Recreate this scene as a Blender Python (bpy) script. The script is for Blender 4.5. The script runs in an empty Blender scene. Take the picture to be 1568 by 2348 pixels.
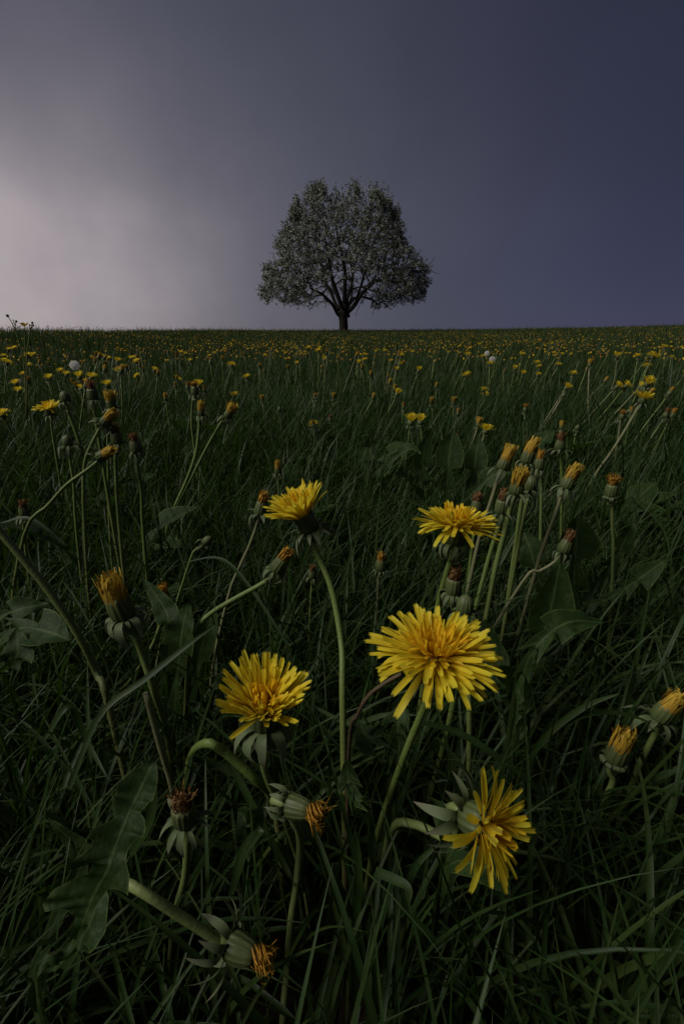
import bpy, math, random
import numpy as np
from mathutils import Vector, Matrix, Quaternion

R = math.radians
random.seed(7)
RNG = np.random.default_rng(7)
SC = bpy.context.scene
COL = SC.collection

# ------------------------------------------------------------------ camera
CAM_H = 0.36                      # low tripod, just above the dandelion heads
HILL = R(2.5)                     # the meadow rises to the crest where the tree stands
PITCH = R(21.85) - HILL
cd = bpy.data.cameras.new('camera')
cd.sensor_fit = 'VERTICAL'; cd.sensor_height = 36.0; cd.lens = 16.0
cd.clip_start = 0.01; cd.clip_end = 2000
cam = bpy.data.objects.new('camera', cd); COL.objects.link(cam)
cam.location = (0, 0, CAM_H); cam.rotation_euler = (R(90) - PITCH, 0, 0)
SC.camera = cam
FW = Vector((0, math.cos(PITCH), -math.sin(PITCH)))
UP = Vector((0, math.sin(PITCH), math.cos(PITCH)))
CAM = Vector((0, 0, CAM_H))

# ------------------------------------------------------------------ sky and light
EXPO = .62
SUN_AZ, SUN_EL = R(-112), R(46)    # azimuth from +Y, negative = left
wd = bpy.data.worlds.new('World'); SC.world = wd; wd.use_nodes = True
nt = wd.node_tree; nt.nodes.clear()
def N(t, **kw):
    n = nt.nodes.new(t)
    for k, v in kw.items(): setattr(n, k, v)
    return n
def L(a, b): nt.links.new(a, b)
def ramp(stops, inp, mode='LINEAR'):
    n = N('ShaderNodeValToRGB'); L(inp, n.inputs[0])
    e = n.color_ramp.elements
    while len(e) > 1: e.remove(e[-1])
    for i, (p, c) in enumerate(stops):
        k = e[0] if i == 0 else e.new(p)
        k.position = p; k.color = (*c, 1)
    n.color_ramp.interpolation = mode
    return n.outputs[0]
def math_(op, a, b=None, clamp=False):
    n = N('ShaderNodeMath', operation=op, use_clamp=clamp)
    for i, v in enumerate((a, b)):
        if v is None: continue
        if isinstance(v, (int, float)): n.inputs[i].default_value = v
        else: L(v, n.inputs[i])
    return n.outputs[0]
def s2l(*c):
    return tuple(((v/255)/12.92 if v/255 < .04045 else ((v/255+.055)/1.055)**2.4) for v in c)
tc = N('ShaderNodeTexCoord')
sky = N('ShaderNodeTexSky', sky_type='NISHITA', sun_disc=False)
sky.sun_elevation = SUN_EL; sky.sun_rotation = SUN_AZ
# veiled break in the storm cloud towards the left, heavy blue-grey cloud to the right
def direction(az, el):
    return (math.sin(R(az))*math.cos(R(el)), math.cos(R(az))*math.cos(R(el)), math.sin(R(el)))
nz = N('ShaderNodeTexNoise'); nz.inputs['Scale'].default_value = 2.4; nz.inputs['Detail'].default_value = 5; nz.inputs['Roughness'].default_value = .55
mp = N('ShaderNodeMapping'); mp.inputs['Scale'].default_value = (1.0, 1.0, 1.3); mp.inputs['Rotation'].default_value = (0, R(25), 0)
L(tc.outputs['Generated'], mp.inputs['Vector']); L(mp.outputs[0], nz.inputs['Vector'])
warp = math_('MULTIPLY', math_('SUBTRACT', nz.outputs['Fac'], .5), .20)
sq = N('ShaderNodeVectorMath', operation='MULTIPLY'); L(tc.outputs['Generated'], sq.inputs[0]); sq.inputs[1].default_value = (1, 1, 2.0)
sn = N('ShaderNodeVectorMath', operation='NORMALIZE'); L(sq.outputs[0], sn.inputs[0])
dt = N('ShaderNodeVectorMath', operation='DOT_PRODUCT'); L(sn.outputs[0], dt.inputs[0]); dt.inputs[1].default_value = direction(-54, -10)
sp0 = N('ShaderNodeSeparateXYZ'); L(tc.outputs['Generated'], sp0.inputs[0])
hdim = ramp([(0, (.15,)*3), (.08, (.09,)*3), (.22, (0, 0, 0))], sp0.outputs['Z'])      # the cloud thickens again towards the horizon
ns2 = N('ShaderNodeTexNoise'); ns2.inputs['Scale'].default_value = 1.5; ns2.inputs['Detail'].default_value = 4; ns2.inputs['Roughness'].default_value = .5
mp2 = N('ShaderNodeMapping'); mp2.inputs['Rotation'].default_value = (0, R(-24), R(15)); mp2.inputs['Scale'].default_value = (4.5, 1.5, .55)
L(tc.outputs['Generated'], mp2.inputs['Vector']); L(mp2.outputs[0], ns2.inputs['Vector'])
streak = math_('MULTIPLY', math_('SUBTRACT', ns2.outputs['Fac'], .5), .07)              # faint slanting rain curtains
g0 = math_('SUBTRACT', math_('ADD', math_('ADD', dt.outputs['Value'], warp), streak), hdim)
g1 = math_('ADD', math_('MULTIPLY', g0, .8), .2)
cloud = ramp([(0.0, s2l(38, 40, 55)), (.18, s2l(43, 45, 62)), (.30, s2l(52, 53, 69)), (.41, s2l(62, 63, 77)), (.52, s2l(75, 76, 89)), (.62, s2l(93, 91, 102)), (.70, s2l(113, 109, 117)), (.785, s2l(149, 141, 147)), (.855, s2l(183, 172, 173)), (1.0, s2l(197, 185, 184))], g1, 'B_SPLINE')
# violet-blue rain haze low towards the right
sep = N('ShaderNodeSeparateXYZ'); L(tc.outputs['Generated'], sep.inputs[0])
low = ramp([(0.0, (1, 1, 1)), (.10, (.6,)*3), (.30, (.1,)*3), (.5, (0, 0, 0))], sep.outputs['Z'])
rgt = ramp([(.42, (0,)*3), (.56, (.22,)*3), (.68, (.75,)*3), (.85, (1, 1, 1))], math_('MULTIPLY_ADD', sep.outputs['X'], .5))
for n_ in nt.nodes:
    if n_.type == 'MATH' and n_.operation == 'MULTIPLY_ADD': n_.inputs[2].default_value = .5
hz = N('ShaderNodeMix', data_type='RGBA', blend_type='ADD')
hf = N('ShaderNodeMix', data_type='RGBA', blend_type='MULTIPLY'); hf.inputs[0].default_value = 1
L(low, hf.inputs[6]); L(rgt, hf.inputs[7])
hs = N('ShaderNodeMix', data_type='RGBA', blend_type='MULTIPLY'); hs.inputs[0].default_value = 1
L(hf.outputs[2], hs.inputs[6]); hs.inputs[7].default_value = (.019, .016, .050, 1)
hz.inputs[0].default_value = 1; L(cloud, hz.inputs[6]); L(hs.outputs[2], hz.inputs[7])
b1 = N('ShaderNodeBackground'); L(hz.outputs[2], b1.inputs[0]); b1.inputs[1].default_value = 2**-EXPO
b2 = N('ShaderNodeBackground'); L(sky.outputs[0], b2.inputs[0]); b2.inputs[1].default_value = .05
mx = N('ShaderNodeMixShader'); mx.inputs[0].default_value = .035     # a trace of clear sky through the cloud
L(b1.outputs[0], mx.inputs[1]); L(b2.outputs[0], mx.inputs[2])
wo = N('ShaderNodeOutputWorld'); L(mx.outputs[0], wo.inputs[0])

sl = bpy.data.lights.new('sun', 'SUN'); sl.energy = 1.5; sl.angle = R(25); sl.color = (1.0, .95, .88)
sun = bpy.data.objects.new('sun', sl); COL.objects.link(sun)
sd = Vector((math.sin(SUN_AZ)*math.cos(SUN_EL), math.cos(SUN_AZ)*math.cos(SUN_EL), math.sin(SUN_EL)))
sun.rotation_euler = (-sd).to_track_quat('-Z', 'Y').to_euler(); sun.location = sd*20
SC.view_settings.view_transform = 'Standard'; SC.view_settings.look = 'None'
SC.view_settings.exposure = EXPO; SC.view_settings.gamma = 1.0
SC.cycles.max_bounces = 6; SC.cycles.transparent_max_bounces = 8
SC.cycles.use_denoising = True

# ------------------------------------------------------------------ helpers
IW, IH = 1568.0, 2348.0
def at(px, py, d):
    """Point seen at (px,py) at depth d along the view axis."""
    return CAM + FW*d + Vector((1, 0, 0))*((px-IW/2)/IH*2.25*d) + UP*((IH/2-py)/IH*2.25*d)
def aty(px, py, y):
    """Point seen at (px,py) standing in the upright plane y metres ahead."""
    v = at(px, py, 1.0) - CAM
    return CAM + v*(y/max(v.y, .02))

_gd = np.array([0, 1, 3, 6, 10, 16, 22, 27, 29, 33, 40, 60, 120, 400.])
_gv = np.array([-.36, -.365, -.385, -.42, -.43, -.38, -.28, -.185, -.175, -.26, -.75, -4, -14, -60.])
_fd = np.concatenate([np.linspace(0, 45, 900), np.linspace(46, 400, 300)])
_fv = np.interp(_fd, _gd, _gv)
_k = np.ones(41)/41
_pad = np.pad(_fv[:900], 20, mode='edge'); _fv[:900] = np.convolve(_pad, _k, 'valid')
def gz(x, y):
    x = np.asarray(x, float); y = np.asarray(y, float)
    d = np.hypot(x, y); az = np.degrees(np.arctan2(x, np.maximum(y, .001)))
    yc = np.interp(az, [-60, -40, -25, -8, 0, 20, 45], [9, 11, 16, 26, 29, 31, 34])
    k = np.interp(d, [0, 2, 6], [1, 1, 0])
    dd = d*((1-k)*29/yc + k)
    e = np.interp(az, [-40, -15, 10], [math.tan(HILL)-.0035, math.tan(HILL), math.tan(HILL)])
    fwd = np.clip(y/np.maximum(d, 1e-4), -1, 1)
    lat = np.where(y > 0, 1.0, np.interp(fwd, [-1, 0], [-1.0, 1.0]))
    bump = .012*np.sin(3.1*x+.5)*np.sin(2.7*y+1.0)*np.clip(d-.3, 0, 1)
    return CAM_H + d*e*lat + np.interp(dd, _fd, _fv) + bump
def gzf(x, y): return float(gz(x, y))

def attr_f(me, name, vals):
    a = me.attributes.new(name, 'FLOAT', 'POINT'); a.data.foreach_set('value', np.asarray(vals, np.float32).ravel())
def mesh(name, verts, faces, mat, attrs=None, smooth=True):
    me = bpy.data.meshes.new(name)
    me.from_pydata([tuple(v) for v in verts], [], faces)
    if smooth: me.polygons.foreach_set('use_smooth', [True]*len(me.polygons))
    for k, v in (attrs or {}).items(): attr_f(me, k, v)
    if mat: me.materials.append(mat)
    return me
def npmesh(name, V, F, mat, attrs=None, smooth=True):
    """V (n,3), F (m,4) quads"""
    me = bpy.data.meshes.new(name)
    me.vertices.add(len(V)); me.vertices.foreach_set('co', V.astype(np.float32).ravel())
    k = F.shape[1]
    me.loops.add(F.size); me.loops.foreach_set('vertex_index', F.astype(np.int32).ravel())
    me.polygons.add(len(F)); me.polygons.foreach_set('loop_start', np.arange(0, F.size, k, dtype=np.int32))
    me.polygons.foreach_set('use_smooth', np.full(len(F), smooth))
    for kk, v in (attrs or {}).items(): attr_f(me, kk, v)
    me.update(calc_edges=True)
    me.materials.append(mat)
    return me
def link(name, data, parent=None, m=None):
    o = bpy.data.objects.new(name, data); COL.objects.link(o)
    if parent: o.parent = parent
    if m is not None: o.matrix_basis = m
    return o
def tag(o, label=None, cat=None, group=None, kind=None):
    if label: o['label'] = label
    if cat: o['category'] = cat
    if group: o['group'] = group
    if kind: o['kind'] = kind
    return o
def thing(name, label, cat, loc, group=None):
    o = link(name, None); o.location = loc; o.empty_display_size = .02
    return tag(o, label, cat, group)

def spline(pts, n):
    P = [Vector(p) for p in pts]
    if len(P) == 2: return [P[0].lerp(P[1], i/(n-1)) for i in range(n)]
    P = [P[0]*2-P[1]] + P + [P[-1]*2-P[-2]]
    out = []; segs = len(P)-3
    for i in range(n):
        u = i/(n-1)*segs; k = min(int(u), segs-1); t = u-k
        a, b, c, d = P[k:k+4]
        out.append(.5*((2*b)+(c-a)*t+(2*a-5*b+4*c-d)*t*t+(3*b-a-3*c+d)*t**3))
    return out
def tube(pts, radii, sides=8, wob=0.0, rnd=random):
    V, F, T = [], [], []
    n = len(pts); ref = None
    for i, p in enumerate(pts):
        t = (pts[min(i+1, n-1)]-pts[max(i-1, 0)]).normalized()
        if ref is None:
            ref = t.orthogonal().normalized()
        ref = (ref - t*ref.dot(t)).normalized(); b = t.cross(ref)
        r = radii[i] if isinstance(radii, (list, tuple)) else radii
        for k in range(sides):
            a = 2*math.pi*k/sides
            rr = r*(1+wob*(rnd.random()-.5))
            V.append(p+(ref*math.cos(a)+b*math.sin(a))*rr); T.append(i/(n-1))
    for i in range(n-1):
        for k in range(sides):
            k2 = (k+1) % sides
            F.append((i*sides+k, i*sides+k2, (i+1)*sides+k2, (i+1)*sides+k))
    F.append(tuple(range(sides-1, -1, -1))); F.append(tuple((n-1)*sides+k for k in range(sides)))
    return V, F, T

# ------------------------------------------------------------------ materials
def material(name, build):
    global nt
    m = bpy.data.materials.new(name); m.use_nodes = True
    keep = nt; nt = m.node_tree; nt.nodes.clear()
    out = N('ShaderNodeOutputMaterial'); L(build(), out.inputs[0]); nt = keep
    return m
def mixc(f, a, b, blend='MIX'):
    n = N('ShaderNodeMix', data_type='RGBA', blend_type=blend)
    for i, v in ((0, f), (6, a), (7, b)):
        if isinstance(v, (int, float)): n.inputs[i].default_value = v
        elif isinstance(v, tuple): n.inputs[i].default_value = (*v, 1)
        else: L(v, n.inputs[i])
    return n.outputs[2]
def noise(scale, detail=3, rough=.5, stretch=None, coord='Object'):
    t = N('ShaderNodeTexCoord'); n = N('ShaderNodeTexNoise')
    n.inputs['Scale'].default_value = scale; n.inputs['Detail'].default_value = detail; n.inputs['Roughness'].default_value = rough
    if stretch:
        m = N('ShaderNodeMapping'); m.inputs['Scale'].default_value = stretch
        L(t.outputs[coord], m.inputs[0]); L(m.outputs[0], n.inputs['Vector'])
    else: L(t.outputs[coord], n.inputs['Vector'])
    return n.outputs['Fac']
def attr(name):
    n = N('ShaderNodeAttribute'); n.attribute_name = name; return n.outputs['Fac']
def objrand():
    return N('ShaderNodeObjectInfo').outputs['Random']
def bw(stops, inp): return ramp([(p, (v, v, v)) for p, v in stops], inp)
def surf(col, rough=.5, spec=.3, transl=0.0, tcol=None, bump=None, bstr=.3, sheen=0):
    p = N('ShaderNodeBsdfPrincipled')
    if isinstance(col, tuple): p.inputs['Base Color'].default_value = (*col, 1)
    else: L(col, p.inputs['Base Color'])
    p.inputs['Roughness'].default_value = rough; p.inputs['Specular IOR Level'].default_value = spec
    if sheen: p.inputs['Sheen Weight'].default_value = sheen
    if bump is not None:
        b = N('ShaderNodeBump'); b.inputs['Strength'].default_value = bstr; b.inputs['Distance'].default_value = .001
        L(bump, b.inputs['Height']); L(b.outputs[0], p.inputs['Normal'])
    if not transl: return p.outputs[0]
    t = N('ShaderNodeBsdfTranslucent'); c = tcol if tcol is not None else col
    if isinstance(c, tuple): t.inputs[0].default_value = (*c, 1)
    else: L(c, t.inputs[0])
    m = N('ShaderNodeMixShader'); m.inputs[0].default_value = transl
    L(p.outputs[0], m.inputs[1]); L(t.outputs[0], m.inputs[2])
    return m.outputs[0]

def b_petal():
    base = mixc(attr('t'), (.90, .66, .022), (.93, .80, .055))
    base = mixc(objrand(), base, mixc(.35, base, (.88, .60, .02)))
    streak = bw([(.40, .80), (.6, 1)], noise(900, 2, .5, (1, .06, 1)))
    base = mixc(1.0, base, streak, 'MULTIPLY')
    back = mixc(bw([(.25, .8), (.75, .15)], attr('u')), base, (.20, .15, .03))
    geo = N('ShaderNodeNewGeometry')
    c = mixc(geo.outputs['Backfacing'], base, back)
    return surf(c, .5, .25, .48, base)
M_PETAL = material('petal_yellow', b_petal)
def b_petal_in():
    base = mixc(attr('t'), (.82, .46, .016), (.92, .68, .03))
    base = mixc(objrand(), base, (.86, .58, .025))
    return surf(base, .5, .25, .48, base)
M_PETAL_IN = material('petal_inner_orange', b_petal_in)
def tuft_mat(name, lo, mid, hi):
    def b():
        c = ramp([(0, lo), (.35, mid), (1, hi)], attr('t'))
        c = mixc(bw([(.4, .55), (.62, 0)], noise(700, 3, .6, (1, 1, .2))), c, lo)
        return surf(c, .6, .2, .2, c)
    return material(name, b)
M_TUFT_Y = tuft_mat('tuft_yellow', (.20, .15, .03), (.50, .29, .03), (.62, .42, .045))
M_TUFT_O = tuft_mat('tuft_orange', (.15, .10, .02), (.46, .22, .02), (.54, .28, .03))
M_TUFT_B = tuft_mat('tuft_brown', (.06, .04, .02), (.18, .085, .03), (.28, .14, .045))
def b_stem():
    v = noise(18, 3)
    c = mixc(v, (.075, .125, .020), (.14, .19, .045))
    c = mixc(objrand(), c, mixc(.40, c, (.16, .19, .08)))
    fz = bw([(.60, 0), (.70, .5)], noise(140, 5, .7))
    c = mixc(fz, c, (.26, .28, .18))
    c = mixc(bw([(0, .45), (.3, 0)], attr('t')), c, (.20, .13, .06))
    return surf(c, .5, .35, bump=noise(500, 3), bstr=.35)
M_STEM = material('stem_green', b_stem)
def b_stemg():
    c = mixc(noise(25, 3), (.20, .18, .11), (.12, .15, .05))
    return surf(c, .55, .3, bump=noise(400, 3), bstr=.3)
M_STEM_PALE = material('stem_pale_pinkish', b_stemg)
def b_steml():
    c = mixc(noise(25, 3), (.15, .20, .055), (.22, .26, .10))
    return surf(c, .5, .3, bump=noise(500, 3), bstr=.3)
M_STEM_LIGHT = material('stem_light_green', b_steml)
def b_stemd(): return surf(mixc(noise(60, 4), (.05, .035, .02), (.13, .09, .05)), .7, .2, bump=noise(400, 3), bstr=.4)
M_STEM_DRY = material('stem_dry_brown', b_stemd)
def b_invol():
    c = mixc(attr('t'), (.055, .085, .022), (.095, .115, .04))
    c = mixc(bw([(.35, .6), (.6, 0)], noise(300, 3, .5, (1, 1, .15))), c, (.04, .05, .02))
    return surf(c, .5, .35, bump=noise(600, 2, .5, (1, 1, .2)))
M_INVOL = material('involucre_green', b_invol)
def b_bract():
    c = ramp([(0, (.085, .12, .045)), (.55, (.14, .175, .09)), (.85, (.17, .165, .11)), (1, (.15, .10, .085))], attr('t'))
    c = mixc(noise(350, 3, .5, (1, .2, 1)), c, mixc(.5, c, (.07, .10, .04)))
    return surf(c, .6, .25, .15, c)
M_BRACT = material('bract_grey_green', b_bract)
def b_leaf():
    c = mixc(noise(30, 4), (.012, .030, .007), (.028, .055, .012))
    c = mixc(bw([(.0, .9), (.10, 0)], attr('u')), c, (.08, .12, .04))
    vein = bw([(.46, 0), (.5, .22), (.54, 0)], noise(60, 4, .6))
    c = mixc(vein, c, (.10, .14, .05))
    edge = bw([(.90, 0), (1, .5)], attr('u'))
    c = mixc(edge, c, (.13, .18, .05))
    return surf(c, .60, .18, .25, (.05, .11, .012), bump=noise(220, 5, .6), bstr=.7)
M_LEAF = material('dandelion_leaf_green', b_leaf)
def b_grass():
    r = attr('r')
    c = ramp([(0, (.012, .032, .006)), (.35, (.022, .050, .009)), (.6, (.018, .040, .010)), (.88, (.042, .072, .013)), (.95, (.16, .16, .08)), (1, (.14, .11, .06))], r)
    c = mixc(bw([(0, .5), (.45, 0)], attr('t')), c, mixc(.5, c, (.10, .11, .05)))
    u = attr('u')
    c = mixc(bw([(0, .55), (.10, .0)], u), c, (.07, .10, .04))                       # pale midrib
    w_ = N('ShaderNodeMath', operation='SINE'); L(math_('MULTIPLY', u, 34.0), w_.inputs[0])
    c = mixc(math_('MULTIPLY', math_('ADD', math_('MULTIPLY', w_.outputs[0], .5), .5), .28), c, (.012, .026, .008))   # parallel veins
    c = mixc(bw([(.45, 0), (.75, .5)], noise(45, 4, .6)), c, mixc(.5, c, (.10, .11, .04)))
    return surf(c, .50, .20, .22, (.05, .11, .010))
M_GRASS = material('grass_green', b_grass)
def b_soil():
    c = mixc(noise(40, 6, .6), (.012, .010, .006), (.035, .026, .014))
    c = mixc(bw([(.45, 0), (.65, .7)], noise(2.0, 5, .6)), c, (.022, .034, .010))
    return surf(c, .9, .1, bump=noise(120, 6, .7), bstr=.8)
M_SOIL = material('meadow_soil', b_soil)
def b_bark():
    c = mixc(noise(9, 6, .65, (1, 1, .3)), (.022, .018, .015), (.085, .075, .062))
    return surf(c, .9, .15, bump=noise(20, 6, .7, (1, 1, .25)), bstr=1.0)
M_BARK = material('bark_dark', b_bark)
def b_tleaf():
    r = attr('r')
    c = ramp([(0, (.04, .06, .03)), (.5, (.07, .095, .045)), (1, (.12, .14, .075))], r)
    return surf(c, .5, .3, .3, c)
M_TLEAF = material('tree_leaf_green', b_tleaf)
def b_blos():
    c = ramp([(0, (.50, .53, .45)), (1, (.76, .78, .72))], attr('r'))
    return surf(c, .7, .1, .3, c)
M_BLOSSOM = material('blossom_white', b_blos)
def b_fluff():
    return surf((.85, .84, .80), .8, .1, .4, (.8, .8, .77))
M_FLUFF = material('seed_fluff', b_fluff)
def b_butter():
    return surf((.75, .55, .02), .3, .5, .2, (.7, .5, .02))
M_BUTTER = material('buttercup_yellow', b_butter)
def b_drop():
    p = N('ShaderNodeBsdfPrincipled'); p.inputs['Base Color'].default_value = (1, 1, 1, 1)
    p.inputs['Roughness'].default_value = .02; p.inputs['IOR'].default_value = 1.33; p.inputs['Transmission Weight'].default_value = 1
    return p.outputs[0]
M_DROP = material('water_clear', b_drop)

# ------------------------------------------------------------------ ground
nr, na = 150, 120
rr = np.concatenate([[0.0], np.geomspace(.05, 380, nr)])
aa = np.linspace(0, 2*np.pi, na, endpoint=False)
X = rr[:, None]*np.sin(aa)[None]; Y = rr[:, None]*np.cos(aa)[None]
Vg = np.stack([X, Y, gz(X, Y)], -1).reshape(-1, 3)
i, j = np.meshgrid(np.arange(nr), np.arange(na), indexing='ij'); j2 = (j+1) % na
Fg = np.stack([i*na+j, (i+1)*na+j, (i+1)*na+j2, i*na+j2], -1).reshape(-1, 4)
Fg = Fg[Fg[:, 0] >= na]
V0 = [tuple(v) for v in Vg[na:]]; faces = [tuple(f[::-1]-na) for f in Fg]
V0.append((0, 0, gzf(0, 0))); faces += [(len(V0)-1, (k+1) % na, k) for k in range(na)]
tag(link('ground', mesh('ground', V0, faces, M_SOIL)), kind='structure')

# ------------------------------------------------------------------ flower building blocks
def petal_mesh(name, bend, cup, mat, split=0.0, tw=0.0):
    """Strap floret, 1 long (Y), 1 wide (X), upper face +Z; scaled when placed."""
    lv = [0, .12, .3, .5, .7, .88, .97]; wv = [.38, .55, .80, .96, 1.0, .93, .80]
    xs = [-.5, -.17, .17, .5]
    V, F, T, U = [], [], [], []
    for i, (s, w) in enumerate(zip(lv, wv)):
        a = bend*s; y = math.sin(a)/bend if abs(bend) > 1e-3 else s
        z = (math.cos(a)-1)/bend if abs(bend) > 1e-3 else 0
        ct, st = math.cos(tw*s), math.sin(tw*s)
        for x in xs:
            zz = cup*(1-.4*s)*(abs(x)*2)**2*.16 + (.012 if abs(x) < .3 else 0)
            xw = x*w
            V.append((xw*ct*.115, y, z+zz*.5*w+xw*st*.115)); T.append(min(1, s*1.15)); U.append(abs(x)*2)
    n = len(lv)
    for i in range(n-1):
        for k in range(3):
            F.append((i*4+k, i*4+k+1, (i+1)*4+k+1, (i+1)*4+k))
    b = (n-1)*4                     # the toothed tip
    a = bend*1.03; yt = math.sin(a)/bend if abs(bend) > 1e-3 else 1.03; zt = (math.cos(a)-1)/bend if abs(bend) > 1e-3 else 0
    for k in range(3):
        x = (xs[k]+xs[k+1])*.5*.78; V.append((x*.115, yt-(.02*split if k == 1 else 0), zt+.01)); T.append(1); U.append(abs(x)*2)
        F.append((b+k, b+k+1, len(V)-1))
    return mesh(name, V, F, mat, {'t': T, 'u': U})
PET = [petal_mesh('petal', b, c, M_PETAL, s, tw) for b, c, s, tw in ((.15, .5, 0, 0), (.38, .7, 1, .1), (.65, .4, .5, -.15), (-.25, .9, 0, .1), (.05, 1.1, 1, -.25), (1.05, .5, 0, .2))]
PIN = [petal_mesh('petal', b, c, M_PETAL_IN, s, tw) for b, c, s, tw in ((-.35, 1.0, 0, .2), (.5, .9, 1, -.3), (-.9, 1.2, .5, .5), (1.0, .8, 0, -.5))]

def involucre_mesh(name, prof, ribs=13, top=True, seg=52):
    V, F, T = [], [], []
    h1 = prof[-1][1]
    for r, z in prof:
        for k in range(seg):
            a = 2*math.pi*k/seg
            q = abs(math.sin(a*ribs/2))
            rr_ = r*(1-.10*(1-q)**2*min(1, z/.004+.2))
            V.append((rr_*math.cos(a), rr_*math.sin(a), z)); T.append(z/h1)
    for i in range(len(prof)-1):
        for k in range(seg):
            k2 = (k+1) % seg
            F.append((i*seg+k, i*seg+k2, (i+1)*seg+k2, (i+1)*seg+k))
    F.append(tuple(range(seg-1, -1, -1))); F.append(tuple((len(prof)-1)*seg+k for k in range(seg)))
    return mesh(name, V, F, M_INVOL, {'t': T})
INV_OPEN = involucre_mesh('flower_head', [(.0028, 0), (.0058, .0012), (.0068, .005), (.0068, .009), (.0064, .012)])
INV_CUP = involucre_mesh('flower_head', [(.0028, 0), (.0058, .0012), (.0066, .005), (.0066, .010), (.0070, .014)])
INV_CLOSED = involucre_mesh('flower_head', [(.0028, 0), (.0062, .0012), (.0073, .0045), (.0070, .009), (.0060, .0135), (.0050, .0170)])
INV_BARREL = involucre_mesh('flower_head', [(.0028, 0), (.0060, .0012), (.0069, .0045), (.0070, .009), (.0066, .013), (.0062, .0155)])
INV_BUD = involucre_mesh('flower_head', [(.0028, 0), (.0058, .0012), (.0068, .004), (.0070, .008), (.0060, .012), (.0040, .0152), (.0012, .0170)])

def bract_mesh(name, L_, w, curl, start, flare=0.0):
    """Reflexed outer bract: leaves the head base along +X, bends down."""
    V, F, T = [], [], []; n = 8
    x = z = 0; ang = start
    pts = []
    for i in range(n+1):
        pts.append((x, z)); ang2 = ang
        x += math.cos(ang2)*L_/n; z += math.sin(ang2)*L_/n; ang += curl/n*(1.7 if i < 3 else .6)
    for i, (px_, pz_) in enumerate(pts):
        s = i/n; ww = w*(.75+1.0*s*(1-s)*1.6)*(1-s**3)+.00015
        for q in (-1, 0, 1):
            V.append((px_, q*ww*.5, pz_+(abs(q)*.0006*math.sin(math.pi*s)*(1-flare)))); T.append(s)
    for i in range(n):
        for k in range(2):
            F.append((i*3+k, (i+1)*3+k, (i+1)*3+k+1, i*3+k+1))
    return mesh(name, V, F, M_BRACT, {'t': T})
BR = {'down': [bract_mesh('bract', .0115+.002*k, .0026, -2.0-.25*k, .15-.1*k) for k in range(4)],
      'spread': [bract_mesh('bract', .0125+.0015*k, .0030, -1.0-.3*k, .30-.15*k) for k in range(4)],
      'curl': [bract_mesh('bract', .0105+.001*k, .0036, -3.4-.4*k, .45) for k in range(4)]}

def tuft_mesh(name, mat, r0, h, r1, n, twist, z0, seed, flare=0.0, mess=.3, w=.0016):
    rd = random.Random(seed); V, F, T = [], [], []
    for q in range(n):
        a = 2*math.pi*q/n*5.0+rd.random()*.6; rs = r0*math.sqrt(rd.random()*.75+.25) if q > n*.45 else r0
        hh = h*(.72+.4*rd.random()); tw = twist*(.6+.8*rd.random()); re = r1*(.2+.9*rd.random()) + flare*(rs/r0)
        b0 = len(V); ns = 6; lean = Vector((rd.gauss(0, 1), rd.gauss(0, 1)))*mess*r0
        start = rd.uniform(-.006, .001) if q < n*.4 else 0
        for i in range(ns+1):
            s = i/ns; r = rs+(re-rs)*s+.0007*math.sin(math.pi*s)
            if q <= n*.45: r += .0004
            aa_ = a+tw*s; zz = z0+start*(1-s)+hh*s
            c = Vector((math.cos(aa_)*r+lean.x*s*s, math.sin(aa_)*r+lean.y*s*s, zz))
            if s > .8: c += Vector((rd.gauss(0, 1), rd.gauss(0, 1), rd.gauss(0, .8)))*mess*.0016
            tv = Vector((-math.sin(aa_), math.cos(aa_), 0))
            ww = w*(.55+.6*math.sin(math.pi*min(.9, s+.15)))*(1 if i < ns else .55)
            V.append(c-tv*ww*.5); V.append(c+tv*ww*.5); T += [s, s]
        for i in range(ns):
            F.append((b0+2*i, b0+2*i+1, b0+2*i+3, b0+2*i+2))
    # solid core so that the bundle is closed
    core = [(r0*.8, z0-.001), (r0*.85, z0+h*.3), (r1*.7+flare*.5, z0+h*.75)]
    b0 = len(V)
    for r, z in core:
        for k in range(10):
            V.append(Vector((r*math.cos(k*.6283), r*math.sin(k*.6283), z))); T.append((z-z0)/h*.7)
    for i in range(2):
        for k in range(10):
            F.append((b0+i*10+k, b0+i*10+(k+1) % 10, b0+(i+1)*10+(k+1) % 10, b0+(i+1)*10+k))
    F.append(tuple(b0+20+k for k in range(10)))
    return mesh(name, V, F, mat, {'t': [max(0, min(1, t)) for t in T]})
TUFT = {
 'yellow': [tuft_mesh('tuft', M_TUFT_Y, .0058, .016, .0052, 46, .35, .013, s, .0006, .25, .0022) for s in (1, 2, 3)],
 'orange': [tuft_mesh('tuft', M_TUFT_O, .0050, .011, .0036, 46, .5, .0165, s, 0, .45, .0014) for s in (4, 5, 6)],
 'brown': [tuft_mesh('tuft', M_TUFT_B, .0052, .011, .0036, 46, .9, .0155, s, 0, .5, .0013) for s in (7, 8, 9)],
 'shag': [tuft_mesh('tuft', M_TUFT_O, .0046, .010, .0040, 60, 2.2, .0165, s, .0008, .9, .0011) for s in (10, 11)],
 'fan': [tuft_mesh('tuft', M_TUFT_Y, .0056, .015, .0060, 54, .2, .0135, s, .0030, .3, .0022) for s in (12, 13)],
}
def frame(axis, spin=0.0):
    q = Vector((0, 0, 1)).rotation_difference(Vector(axis).normalized())
    return q.to_matrix().to_4x4() @ Matrix.Rotation(spin, 4, 'Z')

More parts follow.
